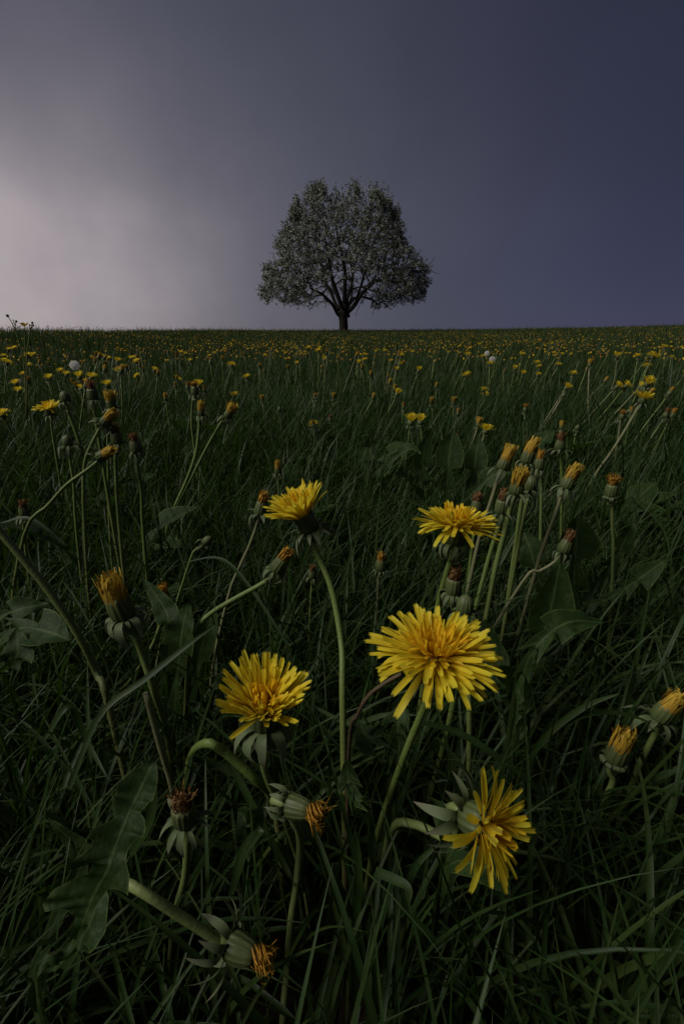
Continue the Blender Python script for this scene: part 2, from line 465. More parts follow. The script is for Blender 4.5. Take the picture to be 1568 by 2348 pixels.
def add_bracts(head, style, n, rd, rad=.0052, z=.0016, scale=1.0):
    for k in range(n):
        a = 2*math.pi*(k+rd.uniform(-.25, .25))/n
        s = scale*rd.uniform(.82, 1.15)
        m = Matrix.Rotation(a, 4, 'Z') @ Matrix.Translation((rad, 0, z+rd.uniform(-.0006, .0012))) @ Matrix.Rotation(rd.uniform(-.3, .3), 4, 'Y') @ Matrix.Rotation(rd.uniform(-.25, .25), 4, 'X') @ Matrix.Diagonal((s, s, s, 1))
        link('bract', BR[style][rd.randrange(4)], head, m)

def add_petals(head, rd, n, th0, th1, l0, l1, z0, width=1.0, rmax=.0058, power=1.0, skip=None, droop=0.0, pets=(0, 1, 2, 3, 4, 5)):
    for k in range(n):
        t = (k+.5)/n; ph = k*2.39996+rd.gauss(0, .10)
        if skip and skip(t, ph, rd): continue
        th = th0+(th1-th0)*t**power+rd.gauss(0, R(5))
        if t > .75 and rd.random() < droop: th += R(rd.uniform(8, 28))
        ln = (l0+(l1-l0)*t**.75)*rd.uniform(.86, 1.08)
        r = rmax*math.sqrt(t)
        rad = Vector((math.cos(ph), math.sin(ph), 0)); ax = Vector((0, 0, 1))
        y = (rad*math.sin(th)+ax*math.cos(th)); z = (-rad*math.cos(th)+ax*math.sin(th)); x = y.cross(z)
        rot = Matrix((x, y, z)).transposed().to_4x4()
        pos = rad*r+ax*(z0+.0022*(1-t))
        w = width*rd.uniform(.85, 1.15)*(.55+.45*min(1, t*1.6))
        m = Matrix.Translation(pos) @ rot @ Matrix.Rotation(rd.gauss(0, .22), 4, 'Y') @ Matrix.Diagonal((.0232*w, ln, ln*.9, 1))
        inner = t < .38
        link('petal', rd.choice(PIN) if inner else PET[rd.choice(pets)], head, m)

def add_stem(root_thing, pts, r0, r1, mat=None, sides=10, n=26, seed=0):
    """pts world, first = head base, last = root in the soil"""
    P = spline(pts, n); P = P[::-1]; o = root_thing.location
    P = [p-o for p in P]
    V, F, T = tube(P, [r0+(r1-r0)*(i/(n-1)) for i in range(n)], sides, .10, random.Random(seed))
    return link('stem', mesh('stem', V, F, mat or M_STEM, {'t': T}), root_thing)

HEADS = []    # (position, clearing radius) of the near heads, for the grass
def hero(kind, px, py, d, axis, stem, label, seed, style='down', rstem=.0028, smat=None, scale=1.0, tuft='orange', inv=None, nb=11, bsc=1.0, group=None, opts=None, clear=.012, dy=0.0, show=0):
    rd = random.Random(seed); axis = Vector(axis).normalized(); rstem *= .64
    c = at(px, py, d)
    off = {'open': .0125, 'closed': .0105, 'bud': .006}[kind]*scale
    base = c-axis*off
    pts = [base+axis*.001, base-axis*.006*scale]
    y = base.y
    for q, s in enumerate(stem):
        yy = y+dy*(q+1)/len(stem)
        if len(s) == 3: yy = y+s[2]
        pts.append(aty(s[0], s[1], yy))
    a, b = pts[-2], pts[-1]
    dirv = (b-a).normalized()
    g = gzf(b.x, b.y)
    if b.z > g+.004:
        drop = b.z-g; dx = max(-.6, min(.6, dirv.x/max(.25, -dirv.z))); dyy = max(-.4, min(.4, dirv.y/max(.25, -dirv.z)))
        rx, ry = b.x+dx*drop*.5, b.y+dyy*drop*.5
        if drop > .04: pts.append(Vector((b.x+dx*drop*.33, b.y+dyy*drop*.33, b.z-drop*.5)))
        pts.append(Vector((rx, ry, gzf(rx, ry)-.004)))
    root = Vector(pts[-1])
    t = thing('dandelion', label, 'dandelion', root, group)
    add_stem(t, pts, rstem*1.12, rstem, smat, seed=seed)
    im = inv or {'open': INV_OPEN, 'closed': INV_CLOSED, 'bud': INV_BUD}[kind]
    h = link('flower_head', im, t, Matrix.Translation(base-root) @ frame(axis, rd.random()*6) @ Matrix.Diagonal((scale, scale, scale, 1) if kind == 'open' else (scale*.74, scale*.74, scale*.76, 1)))
    if kind == 'open':
        o = dict(n=130, th0=R(8), th1=R(88), l0=.007, l1=.020, z0=.0112); o.update(opts or {})
        add_petals(h, rd, **o)
    elif kind == 'closed':
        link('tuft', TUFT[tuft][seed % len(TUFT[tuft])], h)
    if nb: add_bracts(h, style, nb, rd, scale=bsc*(1 if kind == 'open' else 1.12))
    HEADS.append((c, clear*scale))
    if show:
        for q in spline(pts, 12)[1:show]: HEADS.append((q, .0055))
    return t

# ------------------------------------------------------------------ the five open flowers in front
tA = hero('open', 998, 1500, .182, (.03, -.07, .99), [(985, 1592, .004), (932, 1720, .01), (872, 1890, .02)],
     'largest open yellow dandelion, wide flat flower on a thick stalk with white down', 11, 'down', .0024, clear=.026, show=9,
     opts=dict(n=270, th0=R(14), th1=R(84), l0=.0072, l1=.0222, droop=.16, rmax=.0066, power=.66, width=.96))
tB = hero('open', 606, 1622, .200, (.06, -.16, .98), [(598, 1722, .003), (615, 1790, .006), (650, 1868, .010)],
     'cup-shaped open yellow dandelion with long grey-green bracts hanging below it', 12, 'down', .0025, clear=.022, show=9,
     opts=dict(n=200, th0=R(5), th1=R(46), l0=.0075, l1=.0212, z0=.0115, droop=.03, width=.96, power=.65, pets=(0, 0, 1, 3, 3, 4)), nb=14, bsc=1.55)
tC = hero('open', 695, 1184, .285, (-.42, -.05, .90), [(703, 1210, .0), (722, 1260, .0), (760, 1350, -.01), (783, 1480, -.03), (785, 1590, -.05)],
     'half-open yellow dandelion seen from the side, petals fanned over curled pale bracts', 13, 'spread', .0029, clear=.024, show=8,
     opts=dict(n=165, width=.86, th0=R(2), th1=R(46), l0=.011, l1=.0215, z0=.0125, power=.8, pets=(0, 0, 1, 3, 4)), nb=14, bsc=1.05, inv=INV_CUP)
tD = hero('open', 1046, 1206, .275, (.06, .12, .99), [(1032, 1290, .0), (1015, 1345, .005), (1002, 1400, .01)],
     'flat open yellow dandelion with drooping lower petals above a brown withered head', 14, 'down', .0030, clear=.026,
     opts=dict(n=210, th1=R(80), l0=.008, l1=.0210, droop=.25, power=.7, width=.94))
tE = hero('open', 1118, 1895, .182, (.62, -.70, .34), [(1050, 1938, .004), (1000, 1912, .012), (950, 1890, .02), (905, 1892, .03), (880, 1960, .04)],
     'ragged open yellow dandelion turned sideways on a bent brownish stalk, petals sparse and twisted', 15, 'spread', .0030, clear=.024,
     opts=dict(n=100, th0=R(10), th1=R(80), l0=.009, l1=.0190, droop=.2, width=1.05, skip=lambda t, ph, rd: rd.random() < .22), nb=12, bsc=1.2)

# ------------------------------------------------------------------ closing and withered heads in front
C = hero
C('closed', 268, 1372, .245, (-.18, -.05, .98), [(305, 1440), (330, 1510), (356, 1590), (378, 1660, .02)],
  'fat closing dandelion with golden tuft bent aside and a skirt of pinkish bracts', 21, 'down', .0030, tuft='yellow', inv=INV_BARREL, nb=13, bsc=1.25, scale=1.3, show=7)
C('closed', 376, 1362, .40, (.02, -.05, 1), [(372, 1420), (350, 1480), (300, 1560), (262, 1600)],
  'small withered dandelion with thin orange wisp behind the fat closing one', 22, 'spread', .0026, tuft='orange', nb=11)
C('closed', 648, 1285, .30, (.50, -.15, .85), [(628, 1322), (590, 1345), (540, 1372), (490, 1402), (458, 1432), (438, 1480), (430, 1550)],
  'closed green dandelion with rusty tuft leaning over on a curved pale stalk', 23, 'down', .0025, tuft='orange', nb=11, bsc=1.1)
C('closed', 601, 1155, .36, (.22, 0, .97), [(593, 1195), (575, 1245), (548, 1305), (525, 1365)],
  'closed dandelion with brown tuft just beside the half-open side-view flower', 24, 'spread', .0021, smat=M_STEM_PALE, tuft='orange', nb=9, bsc=1.1)
C('closed', 873, 1288, .46, (.02, 0, 1), [(868, 1330), (865, 1400), (864, 1490)],
  'small closed dandelion with upright orange tuft on a straight pinkish stalk', 25, 'down', .0026, smat=M_STEM_PALE, tuft='orange', nb=9)
C('closed', 1041, 1330, .285, (.02, -.02, 1), [(1045, 1420), (1046, 1560), (1022, 1690), (985, 1830)],
  'withered dandelion with brown shaggy tuft right under the flat open flower', 26, 'down', .0030, tuft='brown', inv=INV_BARREL, nb=11, show=11)
C('bud', 1066, 1388, .27, (.02, 0, 1), [(1068, 1440), (1075, 1560)],
  'plain green closed dandelion head squeezed behind the largest flower', 27, 'spread', .0028, nb=9)
C('closed', 1421, 1712, .285, (.10, -.05, 1), [(1404, 1790), (1388, 1830), (1370, 1890)],
  'closing dandelion with clean yellow tuft and thick curled bracts', 28, 'curl', .0028, tuft='yellow', inv=INV_BARREL, nb=12, scale=1.28, show=5)
C('closed', 1530, 1622, .30, (.30, -.10, .95), [(1503, 1675), (1465, 1755), (1432, 1850)],
  'closing dandelion with crumpled yellow tuft and long spreading pointed bracts', 29, 'spread', .0031, tuft='yellow', inv=INV_BARREL, nb=9, bsc=1.3, scale=1.2, show=6)
C('closed', 700, 1857, .205, (.92, -.36, .12), [(668, 1872, .006), (688, 1925, .012), (682, 2010, .012), (668, 2110, .006), (650, 2330, -.01)],
  'nodding dandelion with matted golden-brown tuft facing sideways over a pale straight stalk', 30, 'down', .0030, tuft='shag', nb=11, bsc=1.1, smat=M_STEM_LIGHT, show=12)
C('closed', 572, 2185, .175, (.95, -.28, -.12), [(515, 2168), (460, 2130), (400, 2092), (335, 2050), (282, 2022, .004), (245, 2030, .02), (215, 2090, .035)],
  'lowest dandelion with dried orange tuft on a long arching pale stalk', 31, 'spread', .0027, tuft='shag', nb=11, bsc=1.35, smat=M_STEM_LIGHT, show=8)
C('closed', 419, 1852, .205, (.03, -.10, 1), [(430, 1930), (425, 2010), (405, 2090)],
  'dark withered dandelion with frayed brown tuft low in the shadow', 32, 'spread', .0027, tuft='brown', inv=INV_BARREL, nb=10, scale=1.05)
# the cluster at the right
C('closed', 1160, 1052, .37, (.30, 0, .95), [(1144, 1085), (1128, 1140), (1108, 1200), (1090, 1270)],
  'closed dandelion with orange-streaked yellow tuft on a rough pale leaning stalk', 33, 'spread', .0024, smat=M_STEM_PALE, tuft='yellow', nb=10)
C('closed', 1214, 1036, .36, (.22, 0, .97), [(1205, 1082), (1195, 1150), (1185, 1220)],
  'tall closed dandelion with fading yellow tuft, highest of the crowded clump', 34, 'down', .0024, tuft='yellow', inv=INV_BARREL, nb=10)
C('closed', 1237, 1055, .46, (0, 0, 1), [(1238, 1090), (1240, 1160)],
  'little dark dandelion with orange tuft beside the tall one of the clump', 35, 'down', .0024, tuft='orange', nb=9)
C('closed', 1188, 1105, .34, (.12, -.05, 1), [(1172, 1150), (1156, 1220), (1136, 1300), (1120, 1380)],
  'closed dandelion with ragged bright yellow wisps on a thick green stalk in the clump', 36, 'spread', .0031, tuft='fan', nb=11)
C('bud', 1216, 1110, .36, (.02, 0, 1), [(1208, 1150), (1196, 1210)],
  'bare green bud with spread bracts at the edge of the crowded clump', 37, 'spread', .0024, nb=9)
C('closed', 1152, 1150, .35, (.08, 0, 1), [(1146, 1200), (1120, 1280)],
  'squat green dandelion head with brown tip lowest in the crowded clump', 38, 'spread', .0026, tuft='brown', inv=INV_BARREL, nb=10)
C('closed', 1307, 1095, .36, (.32, 0, .95), [(1290, 1128), (1270, 1185), (1250, 1240), (1230, 1300)],
  'closed dandelion with tan and yellow tuft on a leaning whitish stalk outside the crowded clump', 39, 'spread', .0023, smat=M_STEM_PALE, tuft='yellow', nb=10)
C('closed', 1403, 1115, .39, (.02, 0, 1), [(1402, 1160), (1403, 1210), (1405, 1270)],
  'closed dandelion with curled yellow tuft and knobbly bracts on an upright stalk', 40, 'curl', .0021, tuft='shag', inv=INV_BARREL, nb=11)
C('closed', 1284, 1012, .50, (0, 0, 1), [(1284, 1050), (1287, 1110)],
  'dark withered dandelion with stiff brown tip and spread bracts behind the clump', 41, 'spread', .0022, tuft='brown', nb=9, bsc=1.2)
C('closed', 1300, 1242, .36, (.25, 0, .95), [(1285, 1275), (1262, 1295), (1235, 1310), (1200, 1330)],
  'shrivelled dark dandelion with rusty tip and limp greyish stalk', 42, 'down', .0018, smat=M_STEM_PALE, tuft='brown', nb=9, bsc=1.1)
C('closed', 1093, 1152, .42, (0, 0, 1), [(1090, 1190), (1085, 1230)],
  'small half-hidden dandelion with dark red-brown tuft behind the flat open flower', 43, 'spread', .0022, tuft='brown', nb=9)
# the cluster at the left
C('closed', 211, 895, .46, (0, 0, 1), [(217, 935), (225, 990), (236, 1060)],
  'tall closed dandelion with dark brown pointed tuft rising above the nodding green head', 44, 'spread', .0026, tuft='brown', inv=INV_BARREL, nb=11, bsc=1.15)
C('bud', 150, 912, .47, (-.10, 0, 1), [(158, 945), (178, 1000), (193, 1060), (192, 1140)],
  'round grey-green bud on a thick slanting stalk beside the flat open yellow dandelion', 45, 'down', .0029, nb=10)
C('closed', 254, 918, .50, (.0, -.05, 1), [(250, 960), (248, 1000)],
  'brush-like yellow dandelion just opening, standing behind the nodding green head', 46, 'spread', .0024, tuft='fan', inv=INV_CUP, nb=10, bsc=1.1)
C('closed', 250, 958, .42, (.72, -.1, .68), [(226, 990), (208, 1025), (195, 1065), (193, 1150)],
  'nodding green dandelion with small yellow tip on a sharply bent stalk', 47, 'spread', .0024, tuft='yellow', nb=11, scale=.95)
C('closed', 266, 995, .43, (-.02, -.03, 1), [(266, 1045), (268, 1110), (272, 1180)],
  'closed dandelion with rust-brown shaggy tuft just under the nodding green head', 48, 'down', .0026, tuft='brown', inv=INV_BARREL, nb=10)
C('closed', 309, 1015, .43, (-.05, -.03, 1), [(316, 1065), (325, 1130), (328, 1200)],
  'closed dandelion with dark brown tuft and one yellow curl, outermost of its clump', 49, 'spread', .0026, tuft='brown', nb=10)
C('closed', 243, 1040, .42, (.80, -.2, .45), [(225, 1058), (190, 1085), (150, 1115), (110, 1160), (60, 1215)],
  'small yellow-tipped dandelion on a long pale stalk slanting low across its neighbours', 50, 'spread', .0024, tuft='yellow', nb=9)
C('bud', 155, 1012, .48, (-.02, 0, 1), [(160, 1045), (170, 1110), (175, 1200)],
  'small round bud with wide spread bracts under the grey-green one', 51, 'spread', .0024, nb=10, bsc=1.15)
C('open', 112, 936, .74, (-.05, -.15, 1), [(118, 965), (124, 1010)],
  'flat open yellow dandelion beside the grey-green bud', 52, 'spread', .0026, nb=8, opts=dict(n=70, th1=R(82), width=1.3))
C('closed', 461, 938, .62, (.05, 0, 1), [(459, 965), (450, 1040), (425, 1110), (390, 1190)],
  'closed dandelion with short yellow tip on the straighter of two long pale stalks', 53, 'spread', .0037, tuft='yellow', nb=9)
C('closed', 528, 942, .62, (.50, -.05, .85), [(508, 968), (470, 1035), (440, 1095), (395, 1185)],
  'half-closed dandelion with bristly yellow tuft on the more slanting of two long pale stalks', 54, 'spread', .0029, tuft='fan', nb=9, scale=1.1)
C('closed', 446, 890, .80, (-.02, 0, 1), [(442, 920), (440, 975), (445, 1020)],
  'dandelion with ragged orange tuft above the long pale stalks', 55, 'spread', .0026, tuft='shag', nb=9, scale=1.3)
C('open', 1474, 912, .86, (.22, -.05, .97), [(1460, 938), (1430, 990), (1398, 1040), (1368, 1082)],
  'pale yellow dandelion like a shaving brush on a long slanting white stalk', 56, 'spread', .0038, smat=M_STEM_PALE, nb=7, opts=dict(n=60, th0=R(3), th1=R(58), width=1.35))
C('closed', 637, 1072, .66, (0, 0, 1), [(638, 1105), (640, 1140)],
  'lone small dandelion with straw-yellow tip above the side-view flower', 57, 'down', .0022, tuft='yellow', nb=8, scale=.95)
C('bud', 475, 1240, .42, (.6, 0, .6), [(450, 1260), (435, 1290)],
  'small nodding grey bud half sunk in the grass', 58, 'down', .0017, nb=8, scale=.8)
C('closed', 716, 1310, .42, (.05, 0, 1), [(715, 1345), (712, 1390)],
  'tiny dull withered head hidden in the grass beside the side-view flower stalk', 59, 'down', .0017, tuft='brown', nb=7, scale=.7)
C('closed', 54, 1165, .50, (.0, 0, 1), [(56, 1200), (58, 1240)],
  'dim withered head with frayed tip low beside the long slanting pale stalk', 60, 'spread', .0022, tuft='brown', nb=8)

# bare stalks whose heads are gone or out of sight
def stalk(pts, y, r, label, mat=None, seed=0):
    W_ = [aty(p[0], p[1], y+(p[2] if len(p) > 2 else 0)) for p in pts]
    b = W_[-1]; g = gzf(b.x, b.y)
    if b.z > g: W_.append(Vector((b.x+(b.x-W_[-2].x)*.3, b.y, g-.004)))
    t = thing('dandelion_stalk', label, 'plant stalk', W_[-1])
    add_stem(t, W_, r*.85, r*.75, mat, seed=seed)
stalk([(-40, 1160), (0, 1218), (60, 1290), (115, 1358), (185, 1465), (225, 1550), (248, 1610, -.01)], .245, .0027, 'thick bare headless dandelion stalk slanting past the fat closing dandelion', seed=1)
stalk([(430, 1790, .05), (440, 1730, .03), (474, 1704), (510, 1720), (548, 1752), (590, 1790), (620, 1822, .01), (640, 1900, .02)], .175, .0029, 'thick pale bent stalk passing behind the cup-shaped flower stem', seed=2)
stalk([(335, 1590), (362, 1690), (378, 1745), (397, 1815), (410, 1930)], .20, .0023, 'thin greyish stalk reaching down behind the dark frayed head', M_STEM_PALE, seed=3)
stalk([(920, 1545), (880, 1568), (845, 1596), (820, 1640), (800, 1720)], .19, .0013, 'dried brown crooked stalk beside the largest flower', M_STEM_DRY, seed=4)

# ------------------------------------------------------------------ lobed dandelion leaves
def leaf_data(path, width, nrm, lobes, rd, fold=.25, tipw=1.0, prof=None):
    """Lobed leaf along path (base to tip). Returns verts, faces, attrs."""
    n = 52 if prof else lobes*4+6
    P = spline(path, n+1); L_ = sum((P[k+1]-P[k]).length for k in range(n))
    V, F, U, T = [], [], [], []
    side = []
    for k in range(n+1):
        t = (P[min(k+1, n)]-P[max(k-1, 0)]).normalized()
        s = t.cross(Vector(nrm)).normalized(); side.append((t, s, s.cross(t)))
    for k in range(n+1): V.append(P[k]); U.append(0); T.append(k/n)
    for sg in (-1, 1):
        b0 = len(V); jit = rd.uniform(-.3, .3)
        for k in range(n+1):
            s = k/n; t, sd_, nn = side[k]
            env = (.10+.90*min(1, s/.75)**1.1)*(1 if s < .80 else max(0, (1-s)/.20)**.75)
            ph = k % 4 if k < lobes*4 else None
            if s > .80 or ph is None: lob, back = tipw, -.02
            else: lob, back = ((.13, .015), (1.0*rd.uniform(.75, 1.15), -.06), (.48, -.01), (.24, .01))[ph]
            if k < 2: lob = .25
            w = width*.5*env*lob*(1+.1*jit)+.0006
            if prof:
                w = float(np.interp(s, *zip(*prof[0 if sg < 0 else 1])))*.001
                back = -max(0, w-.006)*.9/L_; env = 1
            V.append(P[k]+sd_*sg*w+t*(back*L_*env)+nn*(w*fold+rd.gauss(0, .0010)))
            U.append(1); T.append(s)
        for k in range(n):
            q = (k, k+1, b0+k+1, b0+k)
            F.append(q if sg > 0 else q[::-1])
    return V, F, {'u': U, 't': T}
HERO_LEAF = ([(0, .8), (.3, 1.5), (.40, 3), (.455, 13.5), (.50, 12), (.53, 4.5), (.57, 4.5), (.605, 14), (.64, 6), (.675, 9), (.70, 8), (.72, 3), (.76, 5.5), (.85, 7.5), (.93, 5), (.98, 1.6), (1, .2)],
             [(0, .8), (.3, 1.5), (.45, 2), (.51, 3), (.555, 10), (.60, 4.5), (.65, 4), (.69, 8), (.74, 7.5), (.765, 3.2), (.83, 6), (.92, 4.2), (.98, 1.4), (1, .2)])
def refine(me):
    import bmesh
    bm = bmesh.new(); bm.from_mesh(me)
    bmesh.ops.subdivide_edges(bm, edges=bm.edges[:], cuts=1, use_grid_fill=True, smooth=.0)
    bm.to_mesh(me); bm.free()
    me.polygons.foreach_set('use_smooth', [True]*len(me.polygons))
def rosette(label, leaves, seed, group=None):
    """leaves: (pixel path base to tip with y, width, normal, lobes)"""
    rd = random.Random(seed)
    world = [([aty(*p) for p in path], w, nrm, lb) for path, w, nrm, lb in leaves]
    b = world[0][0][0]; root = Vector((b.x, b.y, gzf(b.x, b.y)))
    t = thing('leaf_rosette', label, 'leaf rosette', root, group)
    for path, w, nrm, lb in world:
        if path[0].z > root.z+.01: path = [Vector((path[0].x*.6+root.x*.4, path[0].y*.6+root.y*.4, root.z+.004))]+path
        V, F, A = leaf_data([p-root for p in path], w*.62, nrm, lb, rd, prof=HERO_LEAF if lb == 5 and w > .055 else None)
        me = mesh('leaf', V, F, M_LEAF, A); refine(me); link('leaf', me, t)
    return t
rosette('large lobed dandelion leaf with light rim over the long arching pale stalk', [
    ([(90, 2300, .085), (165, 2180, .09), (205, 2080, .095), (250, 1985, .10), (285, 1890, .11), (322, 1810, .12), (356, 1740, .13)], .060, (.15, -.75, .65), 5),
    ([(90, 2300, .10), (150, 2200, .10), (210, 2110, .105), (235, 2000, .118)], .018, (.1, -.8, .6), 3),
    ([(60, 2330, .12), (150, 2060, .15), (190, 1960, .16), (112, 1880, .165)], .014, (.1, -.8, .6), 0)], 3)
rosette('lobed dandelion leaves beside the stalk of the fat closing dandelion', [
    ([(400, 1720, .26), (402, 1620, .265), (410, 1520, .27), (418, 1450, .27), (432, 1380, .275)], .040, (-.2, -.9, .4), 4),
    ([(405, 1730, .27), (440, 1580, .28), (470, 1460, .29), (495, 1390, .30)], .026, (.2, -.85, .5), 3),
    ([(395, 1740, .26), (385, 1580, .27), (388, 1440, .28), (375, 1390, .29), (330, 1330, .30)], .026, (.2, -.85, .5), 3)], 4)
rosette('dandelion leaf with large triangular tip beside the largest flower', [
    ([(1180, 1640, .22), (1195, 1560, .23), (1215, 1505, .235), (1255, 1455, .24), (1310, 1425, .245), (1376, 1428, .25)], .030, (0, -.5, .85), 4),
    ([(1190, 1640, .24), (1200, 1560, .245), (1240, 1470, .25), (1265, 1380, .26), (1285, 1280, .27)], .05, (.2, -.85, .5), 3),
    ([(1190, 1640, .24), (1140, 1560, .25), (1120, 1500, .26), (1112, 1420, .27)], .036, (-.2, -.85, .5), 3),
    ([(1190, 1650, .23), (1200, 1640, .23), (1175, 1560, .235), (1130, 1545, .22)], .03, (-.2, -.7, .6), 1)], 5)
rosette('group of broad dark dandelion leaves under the flat open flower', [
    ([(1310, 1420, .36), (1315, 1330, .365), (1320, 1240, .37), (1325, 1180, .375)], .06, (.1, -.9, .4), 3),
    ([(1320, 1420, .37), (1370, 1340, .38), (1420, 1260, .39), (1450, 1200, .40)], .036, (.2, -.8, .5), 5),
    ([(1330, 1420, .36), (1400, 1370, .36), (1460, 1330, .365), (1530, 1280, .37)], .034, (.1, -.6, .8), 5),
    ([(1300, 1420, .36), (1240, 1340, .37), (1215, 1260, .38), (1200, 1220, .39)], .04, (-.2, -.8, .5), 3)], 6)
rosette('broad dandelion leaves lying under the thick bare headless stalk', [
    ([(-40, 1560, .22), (-10, 1480, .225), (50, 1440, .225), (115, 1450, .22), (160, 1468, .215)], .036, (.1, -.5, .85), 4),
    ([(-40, 1560, .22), (-20, 1440, .24), (40, 1400, .245), (110, 1385, .25)], .026, (.1, -.6, .8), 4),
    ([(-30, 1560, .21), (20, 1540, .205), (40, 1500, .21), (40, 1440, .22)], .026, (.3, -.7, .7), 4)], 7)
rosette('bright young lobed leaf tips below the stalk of the cup-shaped flower', [
    ([(560, 2000, .15), (570, 1930, .155), (562, 1880, .16), (548, 1860, .165)], .020, (.1, -.8, .5), 2),
    ([(560, 2000, .15), (585, 1920, .155), (578, 1870, .155), (566, 1890, .15)], .014, (.3, -.8, .5), 1)], 8)
rosette('lobed leaves behind the downy stalk of the largest flower', [
    ([(900, 1830, .17), (905, 1740, .175), (880, 1690, .18), (845, 1690, .18), (825, 1660, .19)], .026, (0, -.7, .7), 5),
    ([(900, 1830, .17), (915, 1720, .175), (912, 1660, .18), (935, 1620, .185)], .022, (-.2, -.8, .5), 5),
    ([(850, 1900, .15), (815, 1830, .155), (800, 1790, .16), (795, 1740, .165)], .016, (0, -.8, .6), 4)], 9)
rosette('broad upright dandelion leaves in the hollow behind the flat open flower', [
    ([(1020, 1190, .62), (1025, 1110, .625), (1030, 1040, .63), (1040, 985, .635)], .062, (-.2, -.9, .3), 3),
    ([(1010, 1190, .62), (985, 1120, .63), (968, 1060, .64), (985, 985, .65)], .048, (.2, -.9, .3), 4),
    ([(1030, 1190, .63), (1080, 1110, .64), (1090, 1050, .65), (1098, 1000, .66)], .052, (-.2, -.9, .3), 3),
    ([(1010, 1190, .62), (960, 1130, .60), (935, 1100, .59), (905, 1085, .57)], .036, (.1, -.6, .8), 3),
    ([(1000, 1190, .6), (880, 1120, .6), (895, 1060, .6), (940, 1030, .6), (965, 1040, .59)], .028, (.2, -.6, .8), 4),
    ([(1035, 1190, .62), (1085, 1130, .6), (1130, 1090, .6), (1170, 1080, .6)], .042, (.1, -.6, .8), 3)], 10)
rosette('leaf sprays around the ragged sideways flower', [
    ([(1010, 2020, .14), (1030, 1940, .145), (1020, 1880, .15), (985, 1830, .155)], .018, (.2, -.8, .5), 1),
    ([(1010, 2020, .14), (1045, 1920, .15), (1055, 1870, .155), (1045, 1820, .16)], .018, (.2, -.8, .5), 1),
    ([(1010, 2020, .14), (1080, 1980, .13), (1130, 2000, .125), (1170, 2050, .12)], .020, (.1, -.5, .85), 1)], 11)

# leaf rosettes half sunk in the grass behind the foreground
LEAFSET = []
for q in range(6):
    rd = random.Random(200+q); ln = .10+.012*q
    path = [Vector((0, 0, 0)), Vector((ln*.30, rd.gauss(0, .004), ln*.42)), Vector((ln*.62, rd.gauss(0, .008), ln*.62)), Vector((ln*.95, rd.gauss(0, .012), ln*(.50+.2*rd.random())))]
    V, F, A_ = leaf_data(path, .034+.003*q, (0, 0, 1), (4, 5, 3, 5, 2, 4)[q], rd, .3)
    me = mesh('leaf', V, F, M_LEAF, A_); refine(me); LEAFSET.append(me)
rdl = random.Random(77)
for q in range(46):
    az = R(rdl.uniform(-42, 42)); d_ = .55+2.2*rdl.random()**1.2; x_, y_ = math.sin(az)*d_, math.cos(az)*d_
    t = thing('leaf_rosette', 'low rosette of lobed leaves half hidden in the grass behind the foreground flowers', 'leaf rosette', (x_, y_, gzf(x_, y_)), 'leaf rosettes in the grass')
    nl_ = rdl.randint(4, 7); a0 = rdl.random()*6
    for k in range(nl_):
        sc_ = rdl.uniform(.65, 1.1)
        link('leaf', LEAFSET[rdl.randrange(6)], t, Matrix.Rotation(a0+6.283*k/nl_+rdl.gauss(0, .25), 4, 'Z') @ Matrix.Rotation(-rdl.uniform(-.1, .65), 4, 'Y') @ Matrix.Diagonal((sc_, sc_, sc_, 1)))

# ------------------------------------------------------------------ dandelions farther up the meadow
def ring_mesh(name, n, th0, th1, l0, l1, z0, seed, width=1.5):
    """All florets of a small distant flower as one part."""
    rd = random.Random(seed); V, F, T, U = [], [], [], []
    for k in range(n):
        t = (k+.5)/n; ph = k*2.39996; th = th0+(th1-th0)*t+rd.gauss(0, .12); ln = (l0+(l1-l0)*t)*rd.uniform(.85, 1.1)
        rad = Vector((math.cos(ph), math.sin(ph), 0)); y = rad*math.sin(th)+Vector((0, 0, math.cos(th))); tv = Vector((-math.sin(ph), math.cos(ph), 0))
        p = rad*.0055*math.sqrt(t)+Vector((0, 0, z0)); b = len(V); w = .0017*width
        for s, ww in ((0, .5), (.6, 1), (1, .75)):
            q = p+y*ln*s-Vector((0, 0, 1))*.25*ln*s*s*math.sin(th)*t
            V += [q-tv*w*.5*ww, q+tv*w*.5*ww]; T += [.3+.7*s*t]*2; U += [1, 1]
        F += [(b, b+1, b+3, b+2), (b+2, b+3, b+5, b+4)]
    return mesh(name, V, F, M_PETAL, {'t': T, 'u': U})
RING = [ring_mesh('petal_ring', 70, .1, 1.45, .009, .019, .0115, 1), ring_mesh('petal_ring', 60, .05, 1.0, .010, .019, .0125, 2), ring_mesh('petal_ring', 54, .03, .62, .011, .018, .0125, 3)]
def bract_ring(style, seed):
    rd = random.Random(seed); V, F, T = [], [], []
    for k in range(9):
        me = BR[style][rd.randrange(4)]; b = len(V)
        m = Matrix.Rotation(2*math.pi*(k+rd.uniform(-.3, .3))/9, 4, 'Z') @ Matrix.Translation((.005, 0, .0015)) @ Matrix.Rotation(rd.uniform(-.3, .3), 4, 'Y')
        V += [m @ v.co for v in me.vertices]; T += [(i//3)/8 for i in range(len(me.vertices))]
        F += [tuple(b+i for i in p.vertices) for p in me.polygons]
    return mesh('bract_ring', V, F, M_BRACT, {'t': T})
BRING = [bract_ring('down', 1), bract_ring('spread', 2)]
def low_involucre(name, src_prof): return involucre_mesh(name, src_prof, 9, seg=18)
LI_C = low_involucre('flower_head', [(.0028, 0), (.0064, .0015), (.0072, .006), (.0062, .012), (.0052, .0165)])
LI_B = low_involucre('flower_head', [(.0028, 0), (.0062, .0015), (.0070, .006), (.0068, .012), (.0064, .0150)])
LI_O = low_involucre('flower_head', [(.0028, 0), (.0060, .0012), (.0068, .005), (.0066, .0125)])
